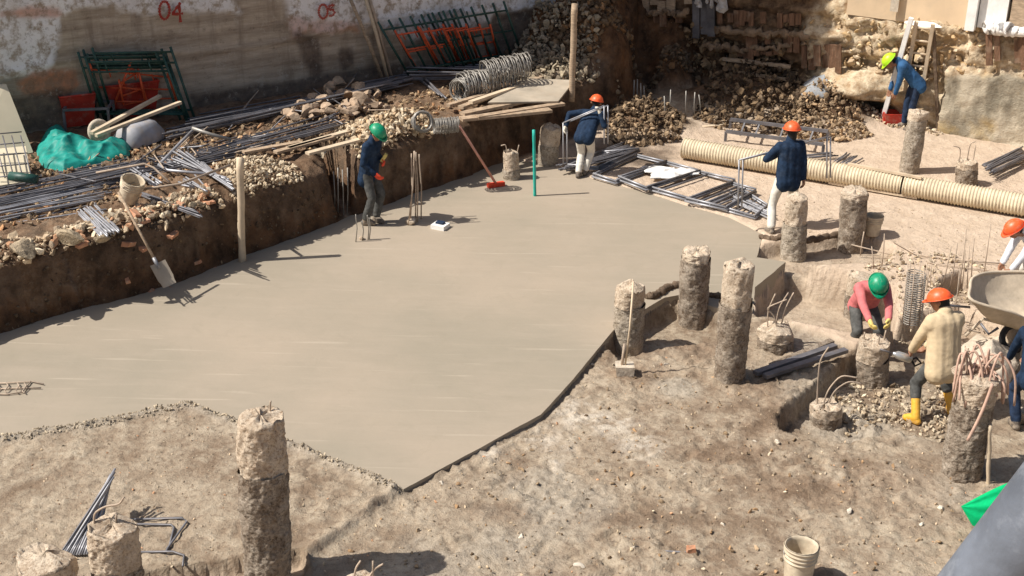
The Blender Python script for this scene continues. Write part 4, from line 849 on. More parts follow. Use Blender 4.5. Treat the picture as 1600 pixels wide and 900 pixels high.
rods('niche_rod', 'thin rod hanging in the niche of the terrace bank beyond the bending worker', 'steel rod', 'rods in the far bank niche', [(989, 168, 991, 125), (994, 168, 996, 124), (1001, 170, 1001, 130), (1006, 168, 1006, 134)], .014, M['galv'], z0=.15)
rods('clod_rod', 'thin rod sticking out of the clods by the corner slope', 'steel rod', 'rods in the corner clods', [(1046, 182, 1048, 140), (1072, 178, 1072, 142), (1085, 178, 1086, 144), (1040, 190, 1038, 150), (1095, 175, 1092, 148)], .012, M['galv'], z0=.2)
rods('bank_rod', 'thin rod standing in the notch between the two terrace banks', 'steel rod', 'rods in the terrace notch', [(523, 335, 521, 268), (528, 337, 528, 262), (537, 338, 535, 265), (542, 336, 543, 262)], .010, M['galv'], z0=.02)
def bundle(name, label, cat, b0, rodsl, r, foot, mt):
    base = P(*b0, 0); e = empty(name, base, label, cat)
    for (x0, y0, x1, y1) in rodsl:
        b = P(x0, y0, 0); t = PV(x1, y1, b); mb = MB(); mb.tube([b, b+(t-b)*.5+np.array([.02, 0, 0]), b+(t-b)*.9, t], r, 6); mb.build('upright_bar', mt, e, True)
    if foot:
        v, f = rockv(I2, 66); mb = MB(); mb.add(v*foot+base+np.array([0, 0, foot*.3]), f); mb.build('concrete_foot', M['head'], e)
bundle('rebar_starter', 'tall cluster of bent starter bars rising from a lump on the slab', 'starter bars', (644, 350), [(638, 352, 648, 236), (641, 350, 643, 240), (649, 346, 647, 236), (652, 347, 650, 238), (658, 342, 655, 241)], .012, .1, M['rusty'])
bundle('rebar_stub', 'small four-rod starter cage set in the slab at the worker\'s boots', 'starter bars', (566, 374), [(556, 378, 556, 335), (566, 376, 566, 345), (575, 375, 574, 336), (577, 374, 577, 340)], .009, .05, M['galv'])
# spiral cage
e = empty('spiral_cage', onG(1425, 505), 'tall wire spiral cage between the pink and cream-jacketed workers', 'rebar cage'); b = ORG[e.name]; t = PV(1432, 425, b); rr = .13
mb = MB(); pts = [b+(t-b)*(i/260)+np.array([rr*math.cos(i*.55), rr*math.sin(i*.55), 0]) for i in range(261)]; mb.tube(pts, .007, 5); mb.build('spiral', M['galv'], e, True)
for a in np.linspace(0, 5.2, 6):
    o_ = np.array([rr*math.cos(a), rr*math.sin(a), 0]); mb = MB(); mb.tube([b+o_, t+o_+np.array([0, 0, .12])], .008, 5); mb.build('upright_bar', M['rusty'], e, True)
# a long wire along the ground
for k, q in enumerate(([(1330, 385), (1390, 400), (1460, 415), (1540, 425), (1600, 432)], [(1395, 380), (1430, 400), (1500, 410), (1570, 415)])):
    mb = MB(); mb.tube([onG(*c)+np.array([0, 0, .03]) for c in q], .010, 6); mb.build('ground_rod', M['rusty'], smooth=True, label=['long thin rod lying across the tan ground behind the spiral cage', 'shorter thin rod lying beyond the long one on the tan ground'][k], cat='steel rod')

# ------------------------------------------------------------------ corrugated pipe
def pipe(p0, p1, label, r=.185):
    a, b = P(*p0, .04+r), P(*p1, .04+r); d = b-a; L = np.linalg.norm(d); d /= L; n = int(L/.055)*4
    e = empty('corrugated_pipe', (a+b)/2*np.array([1, 1, 0]), label, 'pipe', 'corrugated pipe lengths')
    pts = [a+d*L*i/n for i in range(n+1)]; rad = [r+.013*math.sin(i*math.pi/2) for i in range(n+1)]
    mb = MB(); mb.tube(pts, rad, 28, cap=False); mb.tube(pts[::-1], [q-.012 for q in rad[::-1]], 28, cap=False); mb.build('barrel', M['pvc'], e, True)
    for t in (0, 1):
        mb = MB(); q = a+d*L*t; mb.tube([q-d*.05, q-d*.05, q+d*.05, q+d*.05], [r-.01, r+.022, r+.022, r-.01], 28, cap=False); mb.build('collar', M['pvc'], e, True)
pipe((1068, 231), (1410, 288), 'left length of the cream corrugated pipe ending behind the walking worker')
pipe((1413, 289), (1680, 334), 'right length of the cream corrugated pipe running out of view')
def plank(name, a, b, w_, t_, label, mt, group=None, za=0., zb=None, cat='plank', bend=0.):
    A, B = P(*a, za), P(*b, za if zb is None else zb); mb = MB(); mb.beam(A, B, w_, t_, nseg=6, bend=bend); return mb.build(name, M[mt], label=label, cat=cat, group=group)
plank('plank', (1296, 284), (1434, 308), .13, .04, 'pale board lying along the near side of the corrugated pipe', 'wood_l', za=.07)
plank('plank', (1325, 256), (1440, 278), .06, .04, 'thin pale batten resting on top of the corrugated pipe', 'wood_l', za=.43)
plank('plank', (1075, 201), (1150, 194), .08, .04, 'pale batten lying in front of the corner clods', 'wood_l', za=.06)
GP = 'planks laid at the terrace end'
for a, b, w_, z, k, mt in (((720, 168), (852, 118), .12, 1.12, 0, 'wood'), ((722, 178), (856, 150), .16, 1.08, 1, 'wood'), ((735, 160), (830, 128), .1, 1.2, 2, 'wood_l'), ((745, 183), (880, 162), .14, 1.06, 3, 'wood'), ((700, 165), (800, 135), .1, 1.12, 4, 'wood'), ((720, 186), (860, 172), .2, 1.04, 5, 'wood')):
    plank('plank', a, b, w_, .05, ['dark plank at the back of the terrace-end stack', 'wide plank in the middle of the terrace-end stack', 'paler plank lying high on the terrace-end stack', 'plank along the near side of the plywood sheet', 'short plank at the left of the terrace-end stack', 'broad plank on the very edge of the terrace end'][k], mt, GP, z)
mb = MB(); q = [P(762, 160, 1.15), P(818, 122, 1.25), P(898, 125, 1.22), P(872, 158, 1.12)]; q = np.array(q); mb.add(np.concatenate([q, q-np.array([0, 0, .03])]), [(3, 2, 1, 0), (4, 5, 6, 7), (0, 1, 5, 4), (1, 2, 6, 5), (2, 3, 7, 6), (3, 0, 4, 7)]); mb.build('plywood_sheet', M['ply'], label='dusty grey plywood sheet on the planks beside the tall pole', cat='board')
for k, (a, b, mt) in enumerate((((450, 232), (575, 196), 'wood_l'), ((480, 240), (585, 212), 'wood_l'), ((430, 238), (520, 214), 'wood'), ((380, 238), (470, 222), 'wood'))):
    plank('plank', a, b, .11, .04, ['long pale plank running to the green-helmeted worker', 'second pale plank nearer the slab behind the green-helmeted worker', 'grey plank left of the two pale planks', 'short grey plank by the crushed rubble'][k], mt, 'planks on the pale rubble', 1.12)
for k, (a, b) in enumerate((((1180, 583), (1305, 540)), ((1195, 588), (1322, 547)), ((1205, 572), (1300, 533)))):
    A, B = P(*a, .0), P(*b, .06); mb = MB(); mb.beam(A, B, .09, .05); mb.build('dark_board', M['steel' if k < 2 else 'pile_dark'], label=['dark steel channel nearest the viewer beside the stump with the bar loop', 'middle dark channel lying beside the stump with the bar loop', 'muddy board behind the two dark channels'][[1, 0, 2][k]], cat='board', group='dark channels by the stump')
# muddy raised edge pieces
for k, (q, r) in enumerate(((([(1185, 383), (1210, 379), (1236, 374)]), .05), ([(1250, 378), (1280, 373), (1312, 367)], .05), ([(1008, 497), (1020, 482), (1040, 468), (1062, 462)], .055), ([(1105, 478), (1130, 482), (1178, 487)], .05))):
    mb = MB(); pts = np.array([onG(*c) for c in q]); pts[:, 2] = .03; K = []
    for i in range(len(pts)-1):
        for t in np.linspace(0, 1, 10, endpoint=False): K.append(pts[i]+(pts[i+1]-pts[i])*t)
    K = np.array(K); K += RNG.normal(size=K.shape)*.008; mb.tube(K, [r*RNG.uniform(.75, 1.2) for _ in K], 9); mb.build('mud_kerb', M['barklog'], smooth=True, label=['broken mud kerb left of the narrow-topped pile', 'mud kerb between the narrow-topped and brown piles', 'curved mud kerb behind the pile on the slab corner', 'mud kerb left of the two-tone pile'][k], cat='kerb', group='mud kerbs round the piles')

# ------------------------------------------------------------------ posts and long tools
def post(name, b, t, r, mt, label, zb=None, cat='post', wob=.004):
    B = onG(*b) if zb is None else P(*b, zb); T = PV(*t, B); mb = MB(); B2 = B-np.array([0, 0, .08]); n = 10
    pts = [B2+(T-B2)*i/n+np.array([wob*math.sin(i*1.3), 0, 0]) for i in range(n+1)]; mb.tube(pts, [r*(1+.06*math.sin(i*2.2)) for i in range(n+1)], 10); return mb.build(name, M[mt], smooth=True, label=label, cat=cat)
post('timber_post', (378, 408), (375, 247), .055, 'wood_l', 'upright round timber post at the foot of the terrace bank', 0.)
post('timber_post', (893, 152), (898, 6), .06, 'wood', 'tall thin timber pole beside the grey rubble mound', 1.0)
post('survey_stick', (836, 306), (834, 203), .028, 'teal', 'bright teal stick standing upright in the slab', 0., 'stick', 0.)
post('tool_handle', (1545, 756), (1547, 664), .022, 'wood_l', 'wooden handle standing beside the leaning hose-draped pile', None, 'handle')
for k, (b, t) in enumerate((((598, 125), (548, 0)), ((606, 124), (566, -20)), ((612, 122), (570, -25)))):
    B = P(*b, 1.); T = PL(*t, .15); mb = MB(); mb.tube([B, (B+T)/2+np.array([.02, 0, 0]), T], .035, 8); mb.build('leaning_pole', M[['wood', 'wood_l', 'rusty'][k]], smooth=True, label=['leftmost long pole leaning on the wall between the scaffold stacks', 'pale middle pole leaning on the wall between the scaffold stacks', 'rightmost reddish pole leaning on the wall beside the scaffold stack'][k], cat='pole', group='poles leaning on the wall')
def spade(name, a, b, zb, za, label, mt='wood', blade=True):
    A = P(*a, za); B = P(*b, zb); e = empty(name, B*np.array([1, 1, 0])+np.array([0, 0, zb]), label, 'shovel'); d = (A-B)/np.linalg.norm(A-B)
    mb = MB(); mb.tube([B+d*.28, B+d*.8, A], .02, 8); mb.build('handle', M[mt], e, True)
    s_ = np.cross(d, (0, 0, 1)); s_ /= np.linalg.norm(s_); n_ = np.cross(s_, d)
    mb = MB(); V = []
    for iy in range(7):
        for ix in range(7):
            u = (ix-3)/3; v_ = iy/6; V.append(B+d*(v_*.36-.03)+s_*u*.14*(1-.12*(v_ < .2))+n_*(u*u*.03))
    F = [(i*7+j, i*7+j+1, (i+1)*7+j+1, (i+1)*7+j) for i in range(6) for j in range(6)]; V = np.array(V)
    mb.add(V, F); mb.add(V-n_*.006, [q[::-1] for q in F]); mb.build('blade', M['metal' if False else 'ply'], e, True)
    mb = MB(); mb.tube([B+d*.25, B+d*.42], .028, 8); mb.build('socket', M['steel_l'], e, True)
spade('spade', (185, 300), (262, 444), .30, 1.5, 'long-handled spade propped against the terrace bank')
B = P(775, 287, .06); A = P(717, 196, 1.15); e = empty('push_squeegee', (B[0], B[1], 0), 'pinkish-handled brush leaning on the bank by the stub pile', 'brush'); mb = MB(); mb.tube([B, A], .022, 8); mb.build('handle', M['pink'], e, True)
mb = MB(); mb.beam(B+np.array([-.14, -.06, -.02]), B+np.array([.14, .08, -.02]), .09, .07); mb.build('brush_head', M['glove_r'], e)
# rod with block (tamper) at the slab corner
B = onG(976, 583); e = empty('hand_tamper', B, 'hand tamper with a square concrete block and thin rod in front of the slab-corner pile', 'tamper'); T = PV(990, 440, B)
mb = MB(); mb.box(B+np.array([0, 0, .06]), (.24, .2, .12), jit=.012); mb.build('block', M['mortar'], e)
mb = MB(); mb.tube([B+np.array([0, 0, .1]), B+(T-B)*.5+np.array([.01, 0, 0]), T], .013, 8); mb.build('rod', M['wood_l'], e, True)
mb = MB(); mb.tube([B+np.array([-.04, 0, .1]), B+np.array([-.02, 0, .42])], .02, 8); mb.build('brace', M['rusty'], e, True)
mb = MB(); c = P(688, 356, 0); Rz = np.array(Matrix.Rotation(math.radians(-25), 3, 'Z')); mb.box(c+np.array([0, 0, .035]), (.24, .22, .07), Rz); e = mb.build('white_box', M['white'], label='small white box lying on the slab', cat='box'); mb = MB(); mb.box(c+np.array([.0, .02, .085]), (.13, .1, .03), Rz); mb.build('dark_lid', M['navy_t'], e)
mb = MB(); c = onG(1072, 863); mb.beam(c+np.array([-.24, 0, .01]), c, .015, .012); e = mb.build('trowel_piece', M['steel_l'], label='orange brick bit with a thin grey strip on the soil', cat='debris', org=c); mb = MB(); mb.box(c+np.array([.05, 0, .03]), (.1, .07, .06), jit=.012); mb.build('brick_piece', M['brick'], e)

# ------------------------------------------------------------------ buckets
def bucket(c, r, h, label, axis=(0, 0, 1), mt='bucket', handle=True):
    c = np.array(c, float); ax = Vector(axis).normalized(); R_ = np.array(ax.to_track_quat('Z', 'Y').to_matrix()); e = empty('bucket', c, label, 'bucket')
    rt, rb = r, r*.82; pr = [(rb*.96, 0), (rb, .01*h)]
    for k in range(0, 60):
        t = k/59; rr = rb+(rt-rb)*t
        if t > .62: rr += .012*r/.15*max(0, math.sin((t-.62)*60))
        pr.append((rr, h*t))
    pr += [(rt*1.03, h), (rt*.95, h)]
    pr += [(rt*.95-(rt-rb)*t, h*(1-t*.97)) for t in np.linspace(0, 1, 10)]; pr.append((0.0002, h*.03))
    mb = MB(); mb.lathe(pr, 36, c, R_); mb.build('shell', M[mt], e, True)
    mb = MB(); mb.lathe([(rt*.9, h*.42), (0.0002, h*.45)], 30, c, R_); mb.build('contents', M['mortar'], e, True)
    if handle:
        mb = MB(); pts = np.array([(rt*1.05*math.cos(t), rt*.5*math.sin(t)+0, h*.85-rt*.75*math.sin(t)) for t in np.linspace(0, math.pi, 16)])@R_.T+c; mb.tube(pts, .006, 6); mb.build('handle', M['galv'], e, True)
b0 = onG(1246, 908); bucket(b0, .165, .43, 'cream ribbed bucket standing on the soil at the bottom edge')
b0 = onG(1362, 366); bucket(b0, .15, .33, 'dusty cream bucket behind the brown pile')
b0 = P(200, 312, 1.06); bucket(b0, .17, .36, 'cream bucket tilted on the rods above the spade', (.35, -.15, .9))
mb = MB(); c = P(1397, 196, 0)
e = empty('red_crate', c, 'red plastic crate at the feet of the worker in the lime helmet', 'crate')
for nm, cc, sz in (('base', (0, 0, .03), (.5, .36, .04)), ('side', (0, -.18, .16), (.5, .03, .25)), ('side', (0, .18, .16), (.5, .03, .25)), ('end', (-.25, 0, .16), (.03, .33, .25)), ('end', (.25, 0, .16), (.03, .33, .25))):
    mb = MB(); mb.box(c+np.array(cc), sz); mb.build(nm, M['red'], e)

# ------------------------------------------------------------------ scaffold frames
def scaff(bl, br, tl, tr, mt, label, group, z=1.03, off=.2, r=.024, bars_=(.93, .78, .12)):
    A, B, C, D = P(*bl, z), P(*br, z), PL(*tl, off), PL(*tr, off); e = empty('scaffold_frame', (A+B)/2, label, 'scaffold frame', group)
    for a, b in ((A, C), (B, D)): mb = MB(); mb.tube([a, b], r, 8); mb.build('post', mt, e, True)
    for t in bars_: mb = MB(); mb.tube([A+(C-A)*t, B+(D-B)*t], r*.8, 8); mb.build('crossbar', mt, e, True)
    for s_ in (.22, .78):
        mb = MB(); mb.tube([A+(C-A)*.78+((B+(D-B)*.78)-(A+(C-A)*.78))*s_, A+(C-A)*.93+((B+(D-B)*.93)-(A+(C-A)*.93))*s_], r*.6, 6); mb.build('strut', mt, e, True)
G1 = 'scaffold frames in the left stack'; G2 = 'scaffold frames in the right stack'
for k, (dx, dy, c) in enumerate(((0, 0, 'grn'), (6, 6, 'grn'), (-8, 4, 'grn'), (14, -3, 'grn'), (3, 12, 'grn'))):
    scaff((163+dx, 186+dy*.3), (290+dx, 186+dy*.4), (130+dx, 78+dy), (252+dx, 76+dy), M[c], ['middle green frame of the left scaffold stack', 'green frame just right of the middle one in the left stack', 'leftmost green frame of the left scaffold stack', 'rightmost green frame of the left scaffold stack', 'lowest-set green frame of the left scaffold stack'][k], G1, off=.25+.05*k)
for k, (bl, br, tl, tr) in enumerate((((196, 180), (235, 178), (186, 125), (214, 105)), ((165, 178), (280, 170), (140, 100), (262, 115)), ((170, 185), (232, 180), (205, 95), (216, 108)))):
    scaff(bl, br, tl, tr, M['org'], ['small upright orange frame in the left scaffold stack', 'wide orange frame in the left scaffold stack', 'narrow orange frame crossing the wide one in the left scaffold stack'][k], 'orange frames in the left stack', off=.3+.05*k, r=.02, bars_=(.9, .55, .3))
for k in range(8):
    bl = (640+15*k, 119-2.6*k); tl = (590+17*k, 34-2.8*k); scaff(bl, (bl[0]+72, bl[1]-10), tl, (tl[0]+78, tl[1]-12), M['grn'], ['leftmost', 'second', 'third', 'fourth', 'fifth', 'sixth', 'seventh', 'rightmost'][k]+' green frame, counted from the left, in the right scaffold stack', G2, off=.2+.04*k, bars_=(.85, .1, .5) if k % 2 else (.85, .1))
for k, (x, y) in enumerate(((655, 114), (690, 107), (700, 104), (718, 101), (735, 98), (748, 96))):
    bl = (x, y); tl = (x-38+k*4, y-66+k*3); scaff(bl, (x+30, y-6), tl, (tl[0]+36, tl[1]-6), M['org'], ['leftmost', 'second', 'third', 'fourth', 'fifth', 'rightmost'][k]+' orange frame from the left in the right scaffold stack', 'orange frames in the right stack', off=.45+.03*k, r=.022, bars_=(.92, .5, .1) if k > 1 else (.9, .55, .5))
# red bins in the left stack
def bin_(c, w_, d_, h, label, rz=0):
    e = empty('red_tub', c, label, 'tub', 'red tubs under the scaffold frames'); R_ = np.array(Matrix.Rotation(rz, 3, 'Z'))
    V = []; 
    for z, s_, t in ((0, .78, 1), (h, 1, 1), (h, .92, 1), (.03, .72, 1)):
        for a, b in ((-1, -1), (1, -1), (1, 1), (-1, 1)): V.append((a*w_/2*s_, b*d_/2*s_, z))
    V = np.array(V)@R_.T+np.array(c); F = [(3, 2, 1, 0), (12, 13, 14, 15)]
    for k in range(3):
        for j in range(4): F.append((k*4+j, k*4+(j+1) % 4, (k+1)*4+(j+1) % 4, (k+1)*4+j))
    mb = MB(); mb.add(V, F); sh_ = mb.build('shell', M['red'], e); mb = MB(); mb.tube([V[4+j] for j in (0, 1, 2, 3)], .02, 6, closed=True); mb.build('rim', M['red'], sh_)
bin_(P(122, 192, 1.), .6, .5, .55, 'red tub behind the table frame at the left of the scaffold stack', .5); bin_(P(205, 178, 1.), .95, .6, .62, 'large red tub behind the scaffold frames and the upturned wheelbarrow', .5)
e = empty('table_frame', P(135, 200, 1), 'low dark steel table frame in front of the red tub', 'steel frame'); q = [P(103, 205, 1), P(172, 202, 1), P(180, 190, 1), P(112, 192, 1)]
for i in range(4):
    mb = MB(); mb.beam(q[i], q[i]+np.array([0, 0, .35]), .04, .04, up=(1, 0, 0)); mb.build('leg', M['steel'], e); mb = MB(); mb.beam(q[i]+np.array([0, 0, .37]), q[(i+1) % 4]+np.array([0, 0, .37]), .04, .04); mb.build('rail', M['steel'], e)
# upturned wheelbarrow on the terrace
e = empty('wheelbarrow', P(205, 220, 1.), 'upturned grey wheelbarrow with timber handles in front of the scaffold', 'wheelbarrow')
c = P(218, 220, 1.0); d = P(275, 160, 1.3)-P(150, 205, 1.3); d /= np.linalg.norm(d); s_ = np.cross(d, (0, 0, 1)); s_ /= np.linalg.norm(s_)
V = []
for z, a, b in ((0., .42, .30), (.12, .43, .31), (.30, .30, .2), (.34, .2, .14)):
    for j in range(20): t = 2*math.pi*j/20; V.append(c+d*a*math.copysign(abs(math.cos(t))**.6, math.cos(t))+s_*b*math.copysign(abs(math.sin(t))**.6, math.sin(t))+np.array([0, 0, z]))
mb = MB(); mb.add(V, [(k*20+j, k*20+(j+1) % 20, (k+1)*20+(j+1) % 20, (k+1)*20+j) for k in range(3) for j in range(20)]+[tuple(60+j for j in range(20))]); mb.build('tub', M['barrow_g'], e, True)
for a, b in (((143, 208), (250, 150)), ((150, 212), (282, 160))):
    mb = MB(); mb.beam(P(*a, 1.3), P(*b, 1.45), .07, .05); mb.build('handle', M['wood_l'], e)
wc = P(155, 205, 1.22); mb = MB(); ax = s_*.9+np.array([.0, -.4, .25]); ax /= np.linalg.norm(ax); u_ = np.cross(ax, (0, 0, 1)); u_ /= np.linalg.norm(u_); v_ = np.cross(ax, u_)
ring = [wc+(u_*math.cos(t)+v_*math.sin(t))*.16 for t in np.linspace(0, 2*math.pi, 24, endpoint=False)]; mb.tube(ring, .045, 10, closed=True); wo_ = mb.build('wheel', M['mortar'], e, True)
mb = MB(); mb.tube([wc-ax*.03, wc+ax*.03], .13, 20); mb.build('hub', M['mortar'], wo_, True)
# cream panel and mesh at the far left
mb = MB(); A, B, C, D = P(-60, 262, 1.02), P(52, 238, 1.02), PL(10, 132, .3), PL(-80, 140, .3); q = np.array([A, B, C, D]); mb.add(np.concatenate([q, q-WLn*.04]), [(0, 1, 2, 3), (7, 6, 5, 4), (0, 4, 5, 1), (1, 5, 6, 2), (2, 6, 7, 3), (3, 7, 4, 0)]); mb.build('cream_panel', M['cream'], label='cream sheet leaning on the wall at the left edge', cat='panel')
mb = MB(); q = [P(-40, 296, 1.05), P(50, 282, 1.05), P(40, 228, 1.35), P(-40, 236, 1.35)]; q = np.array(q); mb.add(np.concatenate([q, q-np.array([0, 0, .06])]), [(0, 1, 2, 3), (7, 6, 5, 4), (0, 4, 5, 1), (1, 5, 6, 2), (2, 6, 7, 3), (3, 7, 4, 0)]); mb.build('cream_slab_panel', M['cream'], label='second cream panel lying low under the wire mesh at the left edge', cat='panel')
e = empty('wire_mesh_panel', P(20, 275, 1.05), 'rusty wire mesh panel leaning over the low cream panel', 'mesh panel')
for i in range(6):
    a, b = P(-20+i*14, 278, 1.2), P(-38+i*14, 212, 1.6); mb = MB(); mb.tube([a, b], .010, 6); mb.build('wire', M['steel'], e, True)
for i in range(5):
    t = i/4; a, b = P(-20-18*t, 278-66*t, 1.22+.4*t), P(52-18*t, 272-66*t, 1.22+.4*t); mb = MB(); mb.tube([a, b], .010, 6); mb.build('wire', M['steel'], e, True)
# crumpled cloths and tarps
def lump(name, label, cat, pts, mt, z, h, seed, sub=90, org=None, wr=1.):
    poly = np.array([P(a, b, z) for a, b in pts])[:, :2]; lo, hi = poly.min(0)-.03, poly.max(0)+.03; nx = sub; ny = sub
    X, Y = np.meshgrid(np.linspace(lo[0], hi[0], nx), np.linspace(lo[1], hi[1], ny)); sd = poly_sd(poly, X, Y); mx = sd.max()
    n1 = fb2(X, Y, 2.6, 3, .5, seed); rg = 1-np.abs(fb2((X*.8+Y*.6)*.55, (Y*.8-X*.6)*2.1, 2.6*wr, 3, .45, seed+5))*2.6; wx, wy = X+.12*n1, Y+.12*fb2(X, Y, 2., 2, .5, seed+3); rg = rg*.5+.55*(1-np.abs(fb2(wx*.5-wy*.9, wx*1.5+wy*.5, 2.6*wr, 1, .4, seed+9))*3)
    Z = z+h*np.clip(sd/mx, 0, 1)**.5*(.65+.5*n1+.35*rg); V = np.stack([X, Y, Z], -1).reshape(-1, 3); keep = (sd.reshape(-1) > -.02)
    F = []
    for i in range(ny-1):
        for j in range(nx-1):
            q = (i*nx+j, i*nx+j+1, (i+1)*nx+j+1, (i+1)*nx+j)
            if all(keep[k] for k in q): F.append(q)
    used = sorted({k for q in F for k in q}); mp = {k: i for i, k in enumerate(used)}; mb = MB(); V2 = V[used]; mb.add(V2, [tuple(mp[k] for k in q) for q in F]); L = V2.copy(); L[:, 2] = np.minimum(L[:, 2]-.012, z+.6*(L[:, 2]-z)); mb.add(L, [tuple(mp[k] for k in q)[::-1] for q in F])
    return mb.build(name, mt, smooth=True, label=label, cat=cat)
lump('green_tarp', 'crumpled bright teal tarp thrown on the dark bars', 'tarp', [(58, 232), (75, 205), (95, 200), (120, 222), (150, 232), (205, 222), (200, 245), (150, 258), (100, 268), (70, 262), (60, 248)], M['tarp'], 1.02, .32, 91, sub=150)
lump('grey_tarp', 'grey plastic sheet draped on the rock bulge in the back face', 'tarp', [(1252, 148), (1258, 120), (1300, 116), (1325, 128), (1318, 142), (1290, 152)], M['gtarp'], .55, .35, 95)
mb = MB(); mb.tube([P(15, 275, 1.25), P(58, 280, 1.22)], .07, 10); mb.build('green_tube', M['grn'], smooth=True, label='short dull green tube below the mesh panel at the left edge', cat='tube')
# wire coils
def coil(name, label, c, axis, R, L, n, mt='galv', r=.006, jit=.02, seed=0):
    rs = np.random.default_rng(seed); ax = np.array(axis, float); ax /= np.linalg.norm(ax); u = np.cross(ax, (0, 0, 1)); u /= np.linalg.norm(u); v = np.cross(ax, u); c = np.array(c, float); mb = MB(); pts = []
    for i in range(n*14):
        t = i/14*2*math.pi; rr = R*(1+jit*math.sin(t*.37+seed)+jit*rs.normal()*.5); pts.append(c+ax*(L*(i/(n*14)-.5))+rr*(u*math.cos(t)+v*math.sin(t)))
    mb.tube(pts, r, 5); return mb.build(name, M[mt], smooth=True, label=label, cat='wire coil')
coil('wire_coil', 'thick ring of grey wire standing on end on the pale rubble', P(660, 190, 1.2), (.4, -.85, .35), .17, .12, 30, r=.009, jit=.08)
coil('wire_coil', 'loose cylindrical coil of grey wire right of the wire ring', P(697, 196, 1.2), (1, .25, 0), .13, .42, 22, r=.008, jit=.06, seed=2)
coil('wire_coil', 'large tangled grey mesh roll left of the plywood', P(760, 130, 1.25), (.9, .5, .0), .25, 1.1, 42, r=.011, jit=.1, seed=3)
coil('wire_coil', 'small grey mesh roll in front of the dark thick bars', P(728, 138, 1.2), (.6, .8, 0), .2, .5, 26, r=.010, jit=.1, seed=4)
coil('wire_coil', 'grey mesh roll lying on the rubble mound behind the plywood', P(790, 108, 1.5), (.9, .4, .1), .22, .9, 34, r=.010, jit=.12, seed=5)

# ------------------------------------------------------------------ ladder and white beam at the back
A, B = P(1406, 191, 0), P(1432, 195, 0); C, D = PB(1432, 34, .55), PB(1458, 38, .55); e = empty('ladder', (A+B)/2, 'wooden ladder leaning on the back face behind the lime-helmeted worker', 'ladder')
for a, b in ((A, C), (B, D)): mb = MB(); mb.beam(a, b, .07, .05, up=BWn); mb.build('rail', M['wood_l'], e)
for t in np.linspace(.1, .95, 8): mb = MB(); mb.tube([A+(C-A)*t, B+(D-B)*t], .022, 8); mb.build('rung', M['wood_l'], e, True)
mb = MB(); mb.beam(P(1377, 194, 0), PB(1424, 28, .6), .09, .07, up=BWn); mb.build('white_beam', M['white'], label='long white beam leaning on the back face left of the ladder', cat='beam')
mb = MB(); mb.beam(P(1466, 206, 0), PB(1459, 48, .42), .06, .06, up=BWn); mb.build('dark_prop', M['barklog'], label='dark narrow prop against the back face right of the ladder', cat='prop')
# ------------------------------------------------------------------ wheelbarrow with mortar crust at the right
def barrow():
    c0 = onG(1560, 520); e = empty('wheelbarrow', c0, 'mortar-crusted wheelbarrow tipped up at the right edge', 'wheelbarrow')
    k = mpp(c0)
    def Q(px, py, dy): b = c0+np.array([0, dy, 0]); return PP(px, py, b, (b[0]*.0, 1, 0))
    rim = [(1523, 432, .25), (1560, 425, .5), (1625, 430, .5), (1640, 470, .3), (1608, 497, -.1), (1580, 488, -.25), (1520, 470, -.2), (1516, 450, .0)]
    floor = [(1545, 470, .2), (1570, 462, .35), (1610, 465, .35), (1618, 490, .2), (1595, 512, .0), (1575, 508, -.05), (1548, 500, -.05), (1542, 485, .1)]
    def sm(L): 
        L = np.array([Q(*q) for q in L]); K = []
        for i in range(len(L)):
            p0, p1, p2, p3 = L[i-1], L[i], L[(i+1) % len(L)], L[(i+2) % len(L)]
            for t in np.linspace(0, 1, 5, endpoint=False): K.append(.5*((2*p1)+(-p0+p2)*t+(2*p0-5*p1+4*p2-p3)*t*t+(-p0+3*p1-3*p2+p3)*t**3))
        return np.array(K)
    a, b = sm(rim), sm(floor); n = len(a); V = np.concatenate([a, a*.4+b*.6+np.array([0, 0, -.02]), b]); F = [(q*n+j, q*n+(j+1) % n, (q+1)*n+(j+1) % n, (q+1)*n+j) for q in (0, 1) for j in range(n)]+[tuple(2*n+j for j in range(n))]
    mb = MB(); mb.add(V, F); cc = V.mean(0); V2 = V+np.array([0, 0, -.02]); mb.add(V2, [q[::-1] for q in F]); tub_ = mb.build('tub', M['barrow'], e, True)
    mb = MB(); mb.tube(a, .022, 8, closed=True); mb.build('rim', M['barrow'], tub_, True)
    for (x0, y0, x1, y1) in ((1510, 524, 1535, 500), (1550, 510, 1545, 492)):
        pass
    mb = MB(); mb.tube([Q(1508, 525, -.1), Q(1536, 498, -.05), Q(1620, 520, 0)], .022, 8); mb.build('leg', M['barrow'], e, True)
    mb = MB(); mb.tube([Q(1532, 505, .1), Q(1545, 522, .0), Q(1560, 512, 0)], .02, 8); mb.build('leg', M['steel'], e, True)
    mb = MB(); mb.tube([Q(1515, 480, -.1), Q(1490, 478, -.2), Q(1440, 470, -.3)], .018, 8); mb.build('handle', M['steel'], e, True)
    mb = MB(); cw = Q(1585, 528, .1); mb.tube([cw+np.array([.17*math.cos(t), .05*math.sin(t), .17*math.sin(t)]) for t in np.linspace(0, 6.283, 20, endpoint=False)], .045, 10, closed=True); mb.build('wheel', M['black'], e, True)
barrow()
